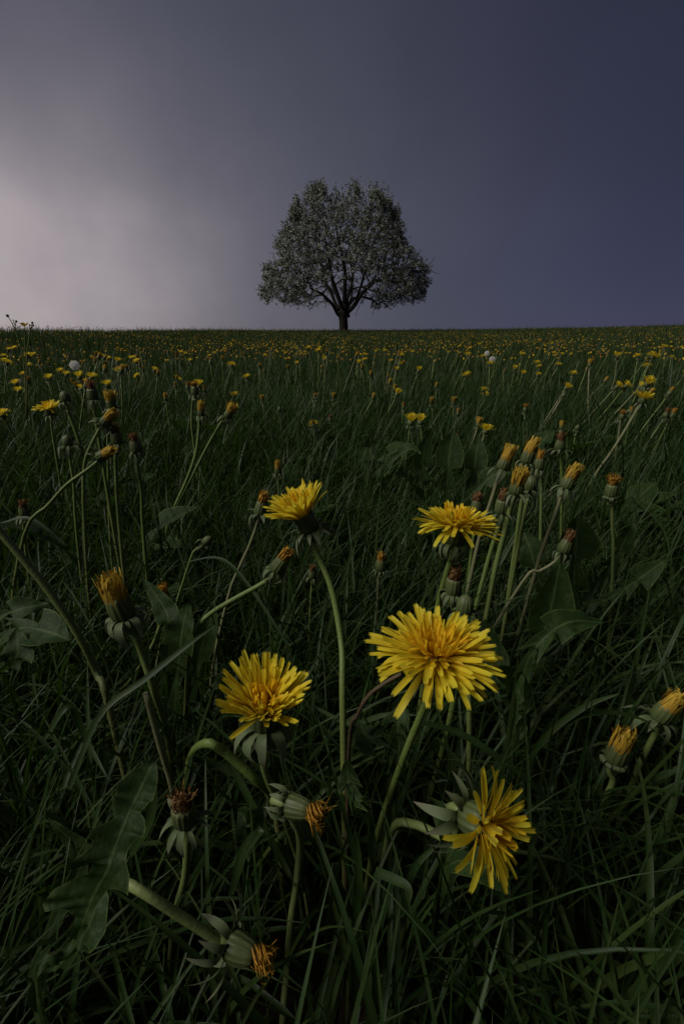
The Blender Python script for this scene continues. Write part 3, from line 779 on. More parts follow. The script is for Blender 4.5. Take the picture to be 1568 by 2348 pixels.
LI_BUD = low_involucre('flower_head', [(.0028, 0), (.0060, .0012), (.0070, .006), (.0058, .012), (.0010, .0172)])
KINDS = {
 'open': ('open yellow dandelion spread flat above the distant meadow grass', 'small open dandelions up the slope'),
 'half': ('half-open yellow dandelion, brush-shaped, among grass farther up the slope', 'small half-open dandelions up the slope'),
 'closed': ('closing dandelion with yellow tuft in the grass farther up the slope', 'small closing yellow dandelions up the slope'),
 'orange': ('withering dandelion with dull orange tuft in the grass farther up the slope', 'small withering orange dandelions up the slope'),
 'brown': ('withered dandelion with brown tuft in the grass farther up the slope', 'small withered brown dandelions up the slope'),
 'bud': ('green dandelion bud without petals in the grass farther up the slope', 'small green buds up the slope')}
def small(kind, H, rd, lean=None, scale=1.0, axis=None, root=None, own=None):
    """A dandelion whose head base stands at H (world)."""
    if root is None:
        lx, ly = lean if lean else (rd.gauss(0, .035), rd.gauss(0, .03))
        x, y = H.x-lx, H.y-ly
        root = Vector((x, y, gzf(x, y)-.004))
    if H.z-root.z < .04: root.z = H.z-.04
    lb, gp = KINDS[kind]
    t = thing('dandelion', own or lb, 'dandelion', root, None if own else gp)
    mid = root.lerp(H, .55)+Vector((rd.gauss(0, .008), rd.gauss(0, .006), 0))
    P = spline([Vector((0, 0, 0)), mid-root, H-root], 9)
    r = rd.uniform(.0015, .0022)*scale
    V, F, T = tube(P, [r*1.15-(r*.15)*k/8 for k in range(9)], 6)
    link('stem', mesh('stem', V, F, M_STEM_PALE if rd.random() < .22 else M_STEM, {'t': T}), t)
    ax = axis or ((H-mid).normalized()+Vector((rd.gauss(0, .22), rd.gauss(0, .22), .35))).normalized()
    im = {'open': LI_O, 'half': LI_O, 'closed': LI_B, 'orange': LI_C, 'brown': LI_C, 'bud': LI_BUD}[kind]
    s = scale*rd.uniform(.85, 1.05)*(1 if kind in ('open', 'half') else .85)
    h = link('flower_head', im, t, Matrix.Translation(H-root) @ frame(ax, rd.random()*6) @ Matrix.Diagonal((s, s, s, 1)))
    if kind == 'open': link('petal_ring', RING[0], h)
    elif kind == 'half': link('petal_ring', RING[rd.choice((1, 2))], h)
    elif kind == 'closed': link('tuft', rd.choice(TUFT['yellow']+TUFT['fan']), h)
    elif kind == 'orange': link('tuft', rd.choice(TUFT['orange']+TUFT['shag']), h)
    elif kind == 'brown': link('tuft', rd.choice(TUFT['brown']), h)
    link('bract_ring', rd.choice(BRING), h)
rdm = random.Random(99)
# those that can be picked out in the photograph: kind, pixel of the head, depth, lean of the stalk (metres)
PICKED = [('half',942,958,.95,(.01,0)),('half',964,956,.98,(-.01,0)),('closed',1098,960,.92,(.03,0)),('half',1116,977,.90,(.045,0)),
 ('orange',1045,998,.88,(.02,0)),('orange',1205,930,1.15,(0,0)),('half',1303,882,1.3,(.12,.02)),('bud',1298,898,1.25,(.13,.02)),
 ('open',1110,888,1.6,(0,0)),('open',1112,899,1.65,(0,0)),('closed',1040,915,1.3,(0,0)),('orange',1050,940,1.2,(.02,0)),
 ('closed',857,905,1.5,(.06,0)),('orange',890,858,1.9,(.05,0)),('closed',905,885,1.6,(.06,0)),('half',912,897,1.45,(.07,0)),('closed',895,872,1.7,(.05,0)),
 ('orange',722,905,1.4,(0,0)),('closed',765,902,1.45,(0,0)),('orange',718,965,1.05,(0,0)),('brown',757,952,1.15,(0,0)),('open',720,967,1.15,(.01,0)),
 ('closed',601,908,1.35,(0,0)),('bud',640,930,1.2,(0,0)),('half',537,902,1.5,(0,0)),('orange',430,880,1.35,(0,0)),('half',455,878,1.3,(0,0)),('orange',468,886,1.3,(0,0)),('closed',379,905,1.25,(0,0)),
 ('half',245,876,1.35,(0,0)),('half',185,884,1.35,(.01,0)),('closed',165,870,1.5,(-.02,0)),('closed',173,878,1.45,(-.02,0)),('half',112,862,1.6,(-.01,0)),('closed',60,868,1.6,(-.02,0)),
 ('half',42,890,1.35,(-.02,0)),('half',35,874,1.5,(-.02,0)),('open',65,833,2.1,(-.02,0)),('open',52,852,1.8,(-.02,0)),('half',152,854,1.75,(-.01,0)),('open',138,845,1.9,(0,0)),('closed',108,862,1.6,(0,0)),
 ('open',20,797,2.4,(0,0)),('open',32,795,2.4,(0,0)),('open',8,812,2.2,(0,0)),('open',10,822,2.0,(0,0)),('open',3,940,1.0,(0,0)),('closed',363,850,1.6,(.07,0)),('closed',405,862,1.7,(0,0)),('orange',402,878,1.5,(0,0)),
 ('open',248,817,2.3,(0,0)),('half',300,818,2.2,(0,0)),('open',308,815,2.3,(0,0)),('orange',320,832,2.0,(0,0)),('closed',510,818,2.0,(.03,0)),('closed',290,838,1.9,(0,0)),
 ('closed',1390,868,1.7,(.12,.02)),('half',1420,880,1.35,(.18,.03)),('half',1440,879,1.35,(.2,.03)),('half',1472,882,1.3,(.2,.03)),('closed',1497,893,1.25,(.22,.03)),('open',1493,872,1.6,(.05,0)),('orange',1540,892,1.1,(.12,.02)),('brown',1530,940,1.0,(.05,0)),('orange',1545,942,1.0,(.07,0)),
 ('orange',1428,944,.95,(.0,0)),('orange',1448,934,1.1,(.0,0)),('closed',1288,968,1.05,(0,0)),('bud',1328,968,.95,(.03,0)),
 ('closed',1000,880,1.6,(0,0)),('half',960,845,2.0,(.04,0)),('orange',925,925,1.3,(0,0)),('closed',990,915,1.4,(0,0)),('closed',830,838,1.9,(0,0)),('half',822,828,2.1,(0,0)),('closed',850,853,1.7,(0,0)),('open',1072,852,2.1,(0,0)),('open',1067,856,2.0,(0,0)),
 ('closed',738,838,2.2,(.03,0)),('orange',605,845,2.1,(0,0)),('closed',660,838,2.2,(0,0)),('half',1200,852,2.0,(.03,0)),('orange',1155,850,2.0,(0,0)),('half',1180,842,2.2,(0,0)),('open',1315,852,2.0,(0,0)),('closed',1345,845,2.1,(.05,0)),('open',1232,828,2.6,(0,0)),('open',1236,836,2.5,(0,0))]
OWN = {(942, 958): 'wider of two close brush-shaped yellow dandelions before the broad upright leaves',
 (964, 956): 'narrower of two close brush-shaped yellow dandelions before the broad upright leaves',
 (1098, 960): 'closing yellow dandelion, taller of a pair standing beside the broad upright leaves',
 (1116, 977): 'half-open yellow dandelion, shorter of a pair standing beside the broad upright leaves',
 (1303, 882): 'small yellow dandelion bent over on a slanting stalk next to a green bud',
 (1298, 898): 'green bud on a slanting stalk next to a small bent yellow dandelion',
 (1045, 998): 'withering orange-tipped dandelion with downturned bracts among the broad upright leaves'}
for k, px, py, d, lean in PICKED:
    sc = 1.0
    H = at(px, py, d); ax = Vector((lean[0]*4, rdm.uniform(-.25, .1), 1)).normalized()
    small(k, H-ax*.018, rdm, (lean[0]+rdm.gauss(0, .006), lean[1]+rdm.gauss(0, .01)), sc, ax, own=OWN.get((px, py)))
# the rest of the nearest ones
n_more = 300-len(PICKED)-44
placed = 0
while placed < n_more:
    az = math.radians(rdm.uniform(-42, 42)); d = 1.35+(rdm.random()**.8)*3.0
    x, y = math.sin(az)*d, math.cos(az)*d
    if y < 2.0 and -.5 < x < 1.0 and rdm.random() < .5: continue
    z = gzf(x, y)+rdm.uniform(.17, .27)
    k = rdm.choices(['open', 'half', 'closed', 'orange', 'brown', 'bud'], [.26, .24, .24, .15, .07, .04])[0]
    small(k, Vector((x, y, z)), rdm, (rdm.gauss(.03*(1+x/2), .05), rdm.gauss(0, .04)), rdm.uniform(.95, 1.2)); placed += 1

# seed clocks
def clock_mesh(r, seed):
    rd = random.Random(seed); V, F = [], []
    for k in range(110):
        zc = 1-2*(k+.5)/110; a = k*2.39996; q = math.sqrt(1-zc*zc)
        n_ = Vector((q*math.cos(a), q*math.sin(a), zc)); t1 = n_.orthogonal().normalized(); t2 = n_.cross(t1)
        c = n_*r*.62; b = len(V)
        V += [n_*r*.12+t1*.0001, n_*r*.12-t1*.0001, c]; F.append((b, b+1, b+2))
        for j in range(9):
            ph = j*.698+rd.random()*.4; dv = (t1*math.cos(ph)+t2*math.sin(ph)); e = c+dv*r*.26+n_*r*rd.uniform(.26, .40)
            w = dv.cross(n_)*r*.03; b = len(V); V += [c-w, c+w, e]; F.append((b, b+1, b+2))
    return mesh('seed_ball', V, F, M_FLUFF, smooth=False)
for px, py, d, wr, lb in ((172, 838, 1.75, .020, 'white dandelion seed clock standing alone among yellow flowers'),
                          (1116, 811, 3.4, .022, 'smaller white seed clock close behind its twin'),
                          (1128, 824, 3.2, .023, 'white seed clock close in front of its twin')):
    H = at(px, py, d); x, y = H.x-.01, H.y
    root = Vector((x, y, gzf(x, y)-.004)); t = thing('dandelion_clock', lb, 'dandelion', root)
    V, F, T = tube(spline([Vector((0, 0, 0)), (H-root)*.5+Vector((.01, 0, 0)), H-root], 8), .0022, 6)
    link('stem', mesh('stem', V, F, M_STEM_PALE, {'t': T}), t)
    link('seed_ball', clock_mesh(wr, int(px)), t, Matrix.Translation(H-root))

# buttercup against the sky at the left
def buttercup():
    Y = 1.10
    root = aty(62, 830, Y); root.z = gzf(root.x, root.y)
    t = thing('buttercup', 'thin branching buttercup with round buds rising above the horizon', 'flower', root)
    def st(pts, r):
        P = spline([aty(*p, Y)-root for p in pts], 14); V, F, T = tube(P, [r*(1-.5*k/13) for k in range(14)], 6)
        link('stem', mesh('stem', V, F, M_STEM, {'t': T}), t); return P[-1]
    def bud(p, r):
        V, F = [], []
        for i_ in range(6):
            a = math.pi*i_/5-math.pi/2
            for k in range(8): V.append((r*math.cos(a)*math.cos(k*.785), r*math.cos(a)*math.sin(k*.785), r*math.sin(a)))
        for i_ in range(5):
            for k in range(8): F.append((i_*8+k, i_*8+(k+1) % 8, (i_+1)*8+(k+1) % 8, (i_+1)*8+k))
        link('bud', mesh('bud', V, F, M_INVOL, {'t': [.5]*len(V)}), t, Matrix.Translation(p))
    base = root+Vector((0, 0, 0))
    g = aty(62, 900, Y)
    bud(st([(62, 960), (56, 830), (45, 785), (35, 755), (27, 738), (18, 724)], .0016), .0033)
    bud(st([(36, 758), (36, 745), (38, 737)], .0013), .0028); bud(st([(36, 748), (33, 740), (31, 734)], .0010), .0014)
    bud(st([(64, 960), (62, 830), (67, 780), (70, 757), (75, 740)], .0015), .0026); bud(st([(70, 757), (74, 750), (77, 746)], .0012), .0024); bud(st([(70, 758), (68, 750), (69, 745)], .001), .002)
    st([(36, 755), (46, 749), (52, 747)], .0009)
    p = st([(60, 840), (58, 790), (57, 765), (57, 749)], .0011)
    for k in range(5):
        a = k*1.2566; V = []; F = []
        for i_, (s, w) in enumerate(((0, .25), (.5, 1), (.85, .9), (1, .4))):
            rad_ = .009*s; z = .0075*s**1.4
            for q in (-1, 0, 1): V.append((rad_, q*w*.0042, z+(.001 if q else 0)))
            if i_: F += [((i_-1)*3+q, i_*3+q, i_*3+q+1, (i_-1)*3+q+1) for q in (0, 1)]
        link('petal', mesh('petal', V, F, M_BUTTER), t, Matrix.Translation(p) @ Matrix.Rotation(a, 4, 'Z'))
buttercup()

# ------------------------------------------------------------------ the tree on the crest
TD = 28.6
def tp(cx, cy, dy=0.0):
    sx = (900+cx*800/1568)*.6272; sy = (620+cy*630/1235)*.6272
    p = aty(sx, sy, TD); p.y += dy; return p
TB = tp(697, 1142); TB.z = gzf(TB.x, TB.y)-.15
tree = thing('fruit_tree', 'lone blossoming fruit tree with wide rounded crown on the crest of the meadow', 'tree', TB)
MPX = (tp(1000, 600)-tp(0, 600)).x/1000.0
def wv(cx, cy, dy=0.0): return tp(cx, cy, dy)-TB
V, F, T = tube(spline([Vector((0, 0, 0)), wv(697, 1110), wv(695, 1060), wv(700, 1010), wv(702, 960)], 14), [.30, .27, .255, .25, .25, .25, .255, .26, .27, .27, .25, .22, .19, .17], 14, .10)
link('trunk', mesh('trunk', V, F, M_BARK, smooth=True), tree)
LIMBS = [ # pixel path in the close-up with depth offset, start radius, end radius
 ([(690, 1055, 0), (655, 1035, -.1), (622, 975, -.3), (580, 930, -.5), (540, 900, -.8), (470, 870, -1.2)], .13, .05),
 ([(668, 1010, 0), (640, 960, .1), (600, 860, .3), (560, 800, .5), (480, 740, .9), (400, 660, 1.2)], .12, .05),
 ([(690, 1000, 0), (665, 930, .1), (625, 830, .2), (600, 700, 0), (585, 600, -.3), (560, 480, -.5)], .15, .05),
 ([(702, 980, 0), (705, 880, -.2), (708, 760, -.4), (690, 650, -.6), (660, 520, -.9), (640, 400, -1.0)], .15, .05),
 ([(708, 985, 0), (722, 920, .3), (755, 820, .7), (770, 700, 1.0), (790, 620, 1.2), (820, 480, 1.4)], .14, .05),
 ([(718, 990, 0), (770, 930, -.1), (800, 900, -.4), (850, 730, -.8), (870, 640, -1.0), (930, 500, -1.3)], .10, .04),
 ([(712, 1030, 0), (765, 985, 0), (805, 925, .1), (840, 872, .2), (905, 815, .3), (930, 790, .3), (1000, 790, .2), (1080, 810, 0)], .15, .06),
 ([(905, 812, .3), (930, 760, .6), (980, 690, 1.0), (1060, 640, 1.4)], .07, .03),
 ([(715, 1000, 0), (740, 940, 1.0), (760, 880, 1.7), (770, 780, 2.3)], .10, .04),
 ([(690, 1000, 0), (670, 940, -1.0), (640, 860, -1.8), (600, 760, -2.4)], .10, .04)]
seedpts = []
for path, r0, r1 in LIMBS:
    P = spline([wv(*p) for p in path], 16)
    V, F, T = tube(P, [r0+(r1-r0)*(k/15)**.8 for k in range(16)], 9, .16, random.Random(len(seedpts)))
    link('limb', mesh('limb', V, F, M_BARK), tree); seedpts += P[4:]
# burr at the fork
V, F, T = tube([wv(722, 1050), wv(735, 1046), wv(744, 1046)], [.10, .12, .06], 8, .3); link('burr', mesh('burr', V, F, M_BARK), tree)
OUT = [(90, 925), (100, 850), (115, 770), (140, 705), (195, 735), (245, 700), (275, 640), (240, 590), (205, 520), (215, 490), (265, 470), (258, 385), (300, 340), (310, 260), (345, 215), (400, 200), (450, 185), (470, 110), (525, 100), (555, 150), (600, 150), (690, 150), (780, 165), (850, 215), (890, 150), (960, 140), (1020, 170), (1045, 240), (1105, 305), (1130, 390), (1135, 470), (1160, 530), (1210, 590), (1260, 600), (1310, 660), (1370, 690), (1320, 715), (1290, 730), (1320, 770), (1295, 850), (1275, 935), (1200, 955), (1120, 930), (1060, 960), (1000, 940), (940, 985), (905, 900), (850, 900), (800, 830), (740, 860), (690, 820), (640, 830), (600, 860), (560, 930), (500, 940), (440, 975), (400, 930), (340, 985), (290, 930), (220, 925), (160, 930)]
OP = np.array([[q.x, q.z] for q in (wv(697+(a-697)*.955, b+(22+.05*(1000-b) if b < 700 else -12)) for a, b in OUT)])
def inside(px, pz):
    r = np.zeros(len(px), bool); n = len(OP)
    for a in range(n):
        x1, z1 = OP[a]; x2, z2 = OP[(a+1) % n]
        c = ((z1 > pz) != (z2 > pz)) & (px < (x2-x1)*(pz-z1)/(z2-z1+1e-12)+x1); r ^= c
    return r
rg = np.random.default_rng(5)
M = 26000
cx_ = rg.uniform(OP[:, 0].min(), OP[:, 0].max(), M); cz_ = rg.uniform(OP[:, 1].min(), OP[:, 1].max(), M)
ok = inside(cx_, cz_); cx_, cz_ = cx_[ok], cz_[ok]
zs = np.linspace(OP[:, 1].min(), OP[:, 1].max(), 60); ext = []
for z in zs:
    tx = np.linspace(OP[:, 0].min(), OP[:, 0].max(), 240); q = inside(tx, np.full(240, z)); ext.append((tx[q].min(), tx[q].max()) if q.any() else (0, .1))
ext = np.array(ext); ctr = np.interp(cz_, zs, ext.mean(1)); hw = np.interp(cz_, zs, (ext[:, 1]-ext[:, 0])/2)
u = (cx_-ctr)/np.maximum(hw, .1)
dep = np.sqrt(np.clip(1-u*u, 0, 1))*np.minimum(hw, 4.6)*.95
cy_ = rg.uniform(-1, 1, len(u))*dep
zr = (cz_-OP[:, 1].min())/(OP[:, 1].max()-OP[:, 1].min())
rad = np.sqrt(u*u+(cy_/np.maximum(hw, .1))**2)
# hollow under the canopy around the limbs
core = (zr < .42) & (rad < .55-.35*zr)
lump = np.sin(cx_*2.1+1.2*np.sin(cz_*1.7))*np.sin(cy_*2.3+1.1*np.sin(cx_*1.9))*np.sin(cz_*2.6+cy_)   # boughs with gaps between
keep = (lump > -.09) & (rg.random(len(u)) < np.where(core, .06, .35+.65*np.clip(rad, 0, 1)))
A = np.stack([cx_, cy_, cz_], 1)[keep]
A = A[:3000]
fork = np.array(wv(702, 990))
A = A[np.argsort(np.linalg.norm(A-fork, axis=1))]
S = np.array([list(p) for p in seedpts]); ns = len(S)
nodes = np.zeros((ns+len(A), 3)); nodes[:ns] = S; par = np.full(ns+len(A), -1); plen = np.zeros(ns+len(A)); plen[:ns] = np.linalg.norm(S-fork, axis=1)
for q, a in enumerate(A):
    n_ = ns+q; d = np.linalg.norm(nodes[:n_]-a, axis=1); k = int(np.argmin(d+.22*plen[:n_]))
    nodes[n_] = a; par[n_] = k; plen[n_] = plen[k]+d[k]
cnt = np.ones(len(nodes))
for n_ in range(len(nodes)-1, ns-1, -1):
    cnt[par[n_]] += cnt[n_]
BV, BF = [], []
def prism(p, q, r0, r1, sd=4):
    t = q-p; t /= (np.linalg.norm(t)+1e-9); o = np.cross(t, [.3, .9, .2]); o /= np.linalg.norm(o); b = np.cross(t, o); base = len(BV)
    for c, r in ((p, r0), (q, r1)):
        for k in range(sd):
            a = 2*math.pi*k/sd; BV.append(c+(o*math.cos(a)+b*math.sin(a))*r)
    for k in range(sd): BF.append((base+k, base+(k+1) % sd, base+sd+(k+1) % sd, base+sd+k))
twigs = []
for n_ in range(ns, len(nodes)):
    p, q = nodes[par[n_]], nodes[n_]; ln = np.linalg.norm(q-p); r0 = .0075*cnt[n_]**.42; r1 = r0*.85
    m = max(1, int(ln/.35)); prev = p; pr = r0
    for k in range(1, m+1):
        s = k/m; c = p+(q-p)*s
        if k < m: c = c+rg.normal(0, .05, 3)+np.array([0, 0, .10*math.sin(math.pi*s)*ln*.6])
        prism(prev, c, pr, r0+(r1-r0)*s); prev = c; pr = r0+(r1-r0)*s
    twigs.append((q, (q-p)/max(ln, 1e-6), cnt[n_], ln))
zt = OP[:, 1].max(); zb = OP[:, 1].min()
LP, BP = [], []
def spur(q, e, nc, per):
    for _c in range(nc):                     # blossom and leaf tufts on the spurs
        c0_ = q+(e-q)*rg.random()**.7+rg.normal(0, .035, 3); white = rg.random() < .55
        for _k in range(per): (BP if white and rg.random() < .7 else LP).append(c0_+rg.normal(0, .033, 3))
for q, dr, c, ln in twigs:
    h = (q[2]-zb)/(zt-zb); outw = np.array([q[0]-fork[0], q[1], 0]); outw /= (np.linalg.norm(outw)+1e-6)
    for _ in range(2 if c < 4 else 1):
        lt = rg.uniform(.18, .5); v = dr*.5+outw*.45+rg.normal(0, .45, 3)
        v[2] += (1.5 if h > .72 else (-.55 if h < .28 else .25)); v /= np.linalg.norm(v)
        e = q+v*lt*(1.5 if h > .85 and rg.random() < .35 else 1)
        prism(q, e, .0065, .0035, 3)
        spur(q, e, rg.integers(3, 6), 5)
top = sorted([t_ for t_ in twigs if (t_[0][2]-zb)/(zt-zb) > .55], key=lambda t_: -(t_[0][2]+.35*abs(t_[0][0])))[:330]
for q, dr, c, ln in top:                     # upright water shoots
    if rg.random() < .2: continue
    v = np.array([rg.normal(0, .16)+.12*q[0]/4, rg.normal(0, .16), 1.0]); v /= np.linalg.norm(v); e = q+v*rg.uniform(.3, .8)
    prism(q, e, .009, .004, 3); spur(q, e, 7, 4)
for q, dr, c, ln in [t_ for t_ in twigs if (t_[0][2]-zb)/(zt-zb) < .16]:
    if rg.random() < .5: continue
    v = np.array([rg.normal(0, .35), rg.normal(0, .35), -1.0]); v /= np.linalg.norm(v); e = q+v*rg.uniform(.2, .5)
    prism(q, e, .006, .003, 3); spur(q, e, 2, 3)
# the dead branch at the left and the thin arching one at the right
for path in ([(250, 700), (225, 670), (205, 630), (190, 600), (165, 597)], [(228, 690), (185, 678), (118, 668)], [(215, 660), (240, 640), (250, 625)], [(150, 720), (190, 735), (240, 740)],
             [(1150, 720), (1220, 695), (1290, 700), (1340, 735), (1390, 750)], [(1300, 690), (1330, 660), (1350, 625)], [(930, 940), (915, 1000), (905, 1040)], [(820, 950), (800, 1000), (782, 1050)]):
    P = [np.array(wv(*p)) for p in path]
    for k in range(len(P)-1): prism(P[k], P[k+1], .016-.002*k, .014-.002*k, 4)
link('branch_work', npmesh('branch_work', np.array(BV), np.array(BF), M_BARK), tree)['kind'] = 'stuff'
def cards(pts, lo, hi, name, mat):
    p = np.array(pts); n = len(p); a = rg.normal(size=(n, 3)); a /= np.linalg.norm(a, axis=1)[:, None]; b = np.cross(a, rg.normal(size=(n, 3))); b /= np.linalg.norm(b, axis=1)[:, None]
    s = rg.uniform(lo, hi, n)[:, None]
    c = np.cross(a, b)
    Vv = np.stack([p-a*s, p+b*s*.55+c*s*.25, p+a*s, p-b*s*.55+c*s*.25], 1).reshape(-1, 3); Ff = np.arange(4*n).reshape(-1, 4)
    o = link(name, npmesh(name, Vv, Ff, mat, {'r': np.repeat(rg.random(n), 4)}, smooth=False), tree); o['kind'] = 'stuff'
cards(LP, .028, .055, 'leaf_mass', M_TLEAF); cards(BP, .024, .045, 'blossom_mass', M_BLOSSOM)

# ------------------------------------------------------------------ grass
def blades(xy, length, width, lean, bend, azim, levels, cols, name, r=None, cull=None):
    n = len(xy); s = np.linspace(0, 1, levels+1)
    z0 = gz(xy[:, 0], xy[:, 1])-.004
    ang = lean[:, None]+bend[:, None]*s[None]**1.3           # angle from vertical along the blade
    ds = (length/levels)[:, None]
    hx = np.concatenate([np.zeros((n, 1)), np.cumsum(np.sin(ang[:, :-1])*ds, 1)], 1); hz_ = np.concatenate([np.zeros((n, 1)), np.cumsum(np.cos(ang[:, :-1])*ds, 1)], 1)
    cxx, sxx = np.cos(azim)[:, None], np.sin(azim)[:, None]
    sway = RNG.normal(0, .10, n)[:, None]*length[:, None]*s[None]**2
    c = np.stack([xy[:, :1]+cxx*hx-sxx*sway, xy[:, 1:2]+sxx*hx+cxx*sway, z0[:, None]+np.maximum(hz_, .002)], -1)
    if cull is not None:
        k = cull(c); c, width, azim, length = c[k], width[k], azim[k], length[k]; ang = ang[k]; n = len(c)
        if r is not None: r = r[k]
    tw = azim+np.pi/2+RNG.normal(0, .5, n)
    wdir = np.stack([np.cos(tw), np.sin(tw), np.zeros(n)], -1)[:, None, :]
    prof = np.interp(s, [0, .15, .5, .85, 1], [.55, .9, 1, .5, .04])[None, :, None]*width[:, None, None]*.5
    nrm = np.stack([-np.cos(ang)*np.cos(azim)[:, None], -np.cos(ang)*np.sin(azim)[:, None], np.sin(ang)], -1)
    if cols == 2: layers = [c-wdir*prof, c+wdir*prof]
    else: layers = [c-wdir*prof+nrm*prof*.35, c, c+wdir*prof+nrm*prof*.35]
    V = np.stack(layers, 2); nl = levels+1
    idx = np.arange(n*nl*cols).reshape(n, nl, cols)
    F = np.stack([idx[:, :-1, :-1], idx[:, :-1, 1:], idx[:, 1:, 1:], idx[:, 1:, :-1]], -1).reshape(-1, 4)
    rv = (RNG.random(n) if r is None else r)
    o = link(name, npmesh(name, V.reshape(-1, 3), F, M_GRASS, {'r': np.repeat(rv, nl*cols), 't': np.tile(np.repeat(s, cols), n), 'u': np.tile([1., 0., 1.] if cols == 3 else [.5, .5], n*nl)}))
    return o
def fan(n, d0, d1, half=48):
    d = np.sqrt(RNG.uniform(d0*d0, d1*d1, n)); a = np.radians(RNG.uniform(-half, half, n))
    return np.stack([np.sin(a)*d, np.cos(a)*d], -1)
def clump(xy, scale, amt):
    """uneven growth: value 0..1"""
    return .5+.5*np.sin(xy[:, 0]*scale+1.3*np.sin(xy[:, 1]*scale*.7))*np.sin(xy[:, 1]*scale*.9+1.1*np.sin(xy[:, 0]*scale*.8))*amt
HC = np.array([list(h[0]) for h in HEADS]); HR = np.array([h[1] for h in HEADS]); CAMN = np.array(CAM)
def clear_heads(c):
    """grass is pressed aside round the near flower heads and the lens"""
    keep = np.ones(len(c), bool)
    for h, r in zip(HC, HR):
        ab = CAMN-h; L2 = (ab*ab).sum(); d = c-h
        t = np.clip((d*ab).sum(-1)/L2, 0, .92)
        dist = np.linalg.norm(d-t[..., None]*ab, axis=-1)
        keep &= ~((dist < r*(1-.55*t)) & (((d*ab).sum(-1)/L2) > -.02)).any(1)
    keep &= ~(np.linalg.norm(c-CAMN, axis=-1) < .165).any(1)
    return keep
def zone(n, d0, d1, l0, l1, w0, w1, lv, cols, name, half=48, cull=None, bendm=1.0, behind=False):
    xy = fan(n, d0, d1, half)
    g = .6*clump(xy, 5.0 if d1 < 4 else 1.1, .9)+.4*clump(xy[:, ::-1], 11.0 if d1 < 4 else 3.1, .9)
    ln = RNG.uniform(l0, l1, n)*(.75+.5*g); w = RNG.uniform(w0, w1, n)
    lean = np.abs(RNG.normal(.10, .16, n)); bend = np.abs(RNG.normal(.75, .55, n))*bendm
    az = RNG.uniform(-np.pi, np.pi, n)
    far = np.hypot(xy[:, 0], xy[:, 1]) > .5
    az = np.where(RNG.random(n) < .25, RNG.normal(.2, .6, n), az)        # some lie over with the wind
    if d0 > 2: ln = ln*np.where(RNG.random(n) < .07, RNG.uniform(1.3, 1.9, n), 1)
    return blades(xy, ln, w, lean, bend, az, lv, cols, name, r=np.clip(RNG.beta(1.3, 2.0, n)+(.25 if d0 > 6 else .08 if d0 > 2 else 0), 0, .9 if d0 > 2 else .88 if d1 < 1 else 1), cull=cull)
for args in ((13000, .0, .75, .08, .20, .0013, .0042, 10, 3, 'grass', 95, clear_heads, 1.45),
             (30000, .75, 2.2, .11, .23, .0018, .0045, 6, 2, 'grass', 50, clear_heads, 1.5),
             (54000, 2.2, 7.0, .09, .20, .0025, .006, 5, 2, 'grass', 46, None, 1.25),
             (82000, 7.0, 18, .11, .19, .005, .009, 2, 2, 'grass', 45, None, .5),
             (120000, 18, 35, .12, .20, .010, .018, 2, 2, 'grass', 44, None, .5)):
    o = zone(*args)
    tag(o, {.0: 'deep green grass around the foreground dandelions', .75: 'tangled green grass just behind the foreground dandelions', 2.2: 'green meadow grass on the lower slope', 7.0: 'fine meadow grass on the upper slope', 18: 'distant grass up to the crest under the tree'}[args[1]], 'grass', kind='stuff')
# fallen thatch and low leaves that close the ground between the blades
xy = fan(7000, .0, 1.2, 95); n = len(xy)
o = blades(xy, RNG.uniform(.05, .14, n), RNG.uniform(.002, .005, n), np.abs(RNG.normal(.9, .3, n)), RNG.uniform(.2, .9, n), RNG.uniform(-3.14, 3.14, n), 5, 2, 'grass', r=np.clip(RNG.beta(1.2, 2.0, n), 0, .90), cull=clear_heads)
tag(o, 'low bent grass lying close to the soil in the foreground', 'grass', kind='stuff')

# unseen taller grass behind and beside the tripod, added to shade the foreground
def clear_lens(c):
    return ~((np.linalg.norm(c-CAMN, axis=-1) < .09) | ((c[..., 1] > .03) & (np.abs(c[..., 0]) < .22+.95*np.maximum(c[..., 1], 0)))).any(1)
n = 8000
d_ = np.sqrt(RNG.uniform(.07**2, .85**2, n)); a_ = np.radians(RNG.uniform(56, 304, n)); d_ = np.where(np.cos(a_) > -.05, np.maximum(d_, RNG.uniform(.27, .85, n)), d_); xy = np.stack([np.sin(a_)*d_, np.cos(a_)*d_], -1)
o = blades(xy, RNG.uniform(.22, .36, n), RNG.uniform(.002, .0045, n), np.abs(RNG.normal(.08, .1, n)), np.abs(RNG.normal(.35, .3, n)), RNG.uniform(-3.14, 3.14, n), 7, 2, 'grass', r=np.clip(RNG.beta(1.3, 2.0, n), 0, .9), cull=clear_lens)
tag(o, 'unseen tall dense grass behind the lowest dandelion, added to shade the foreground', 'grass', kind='stuff')

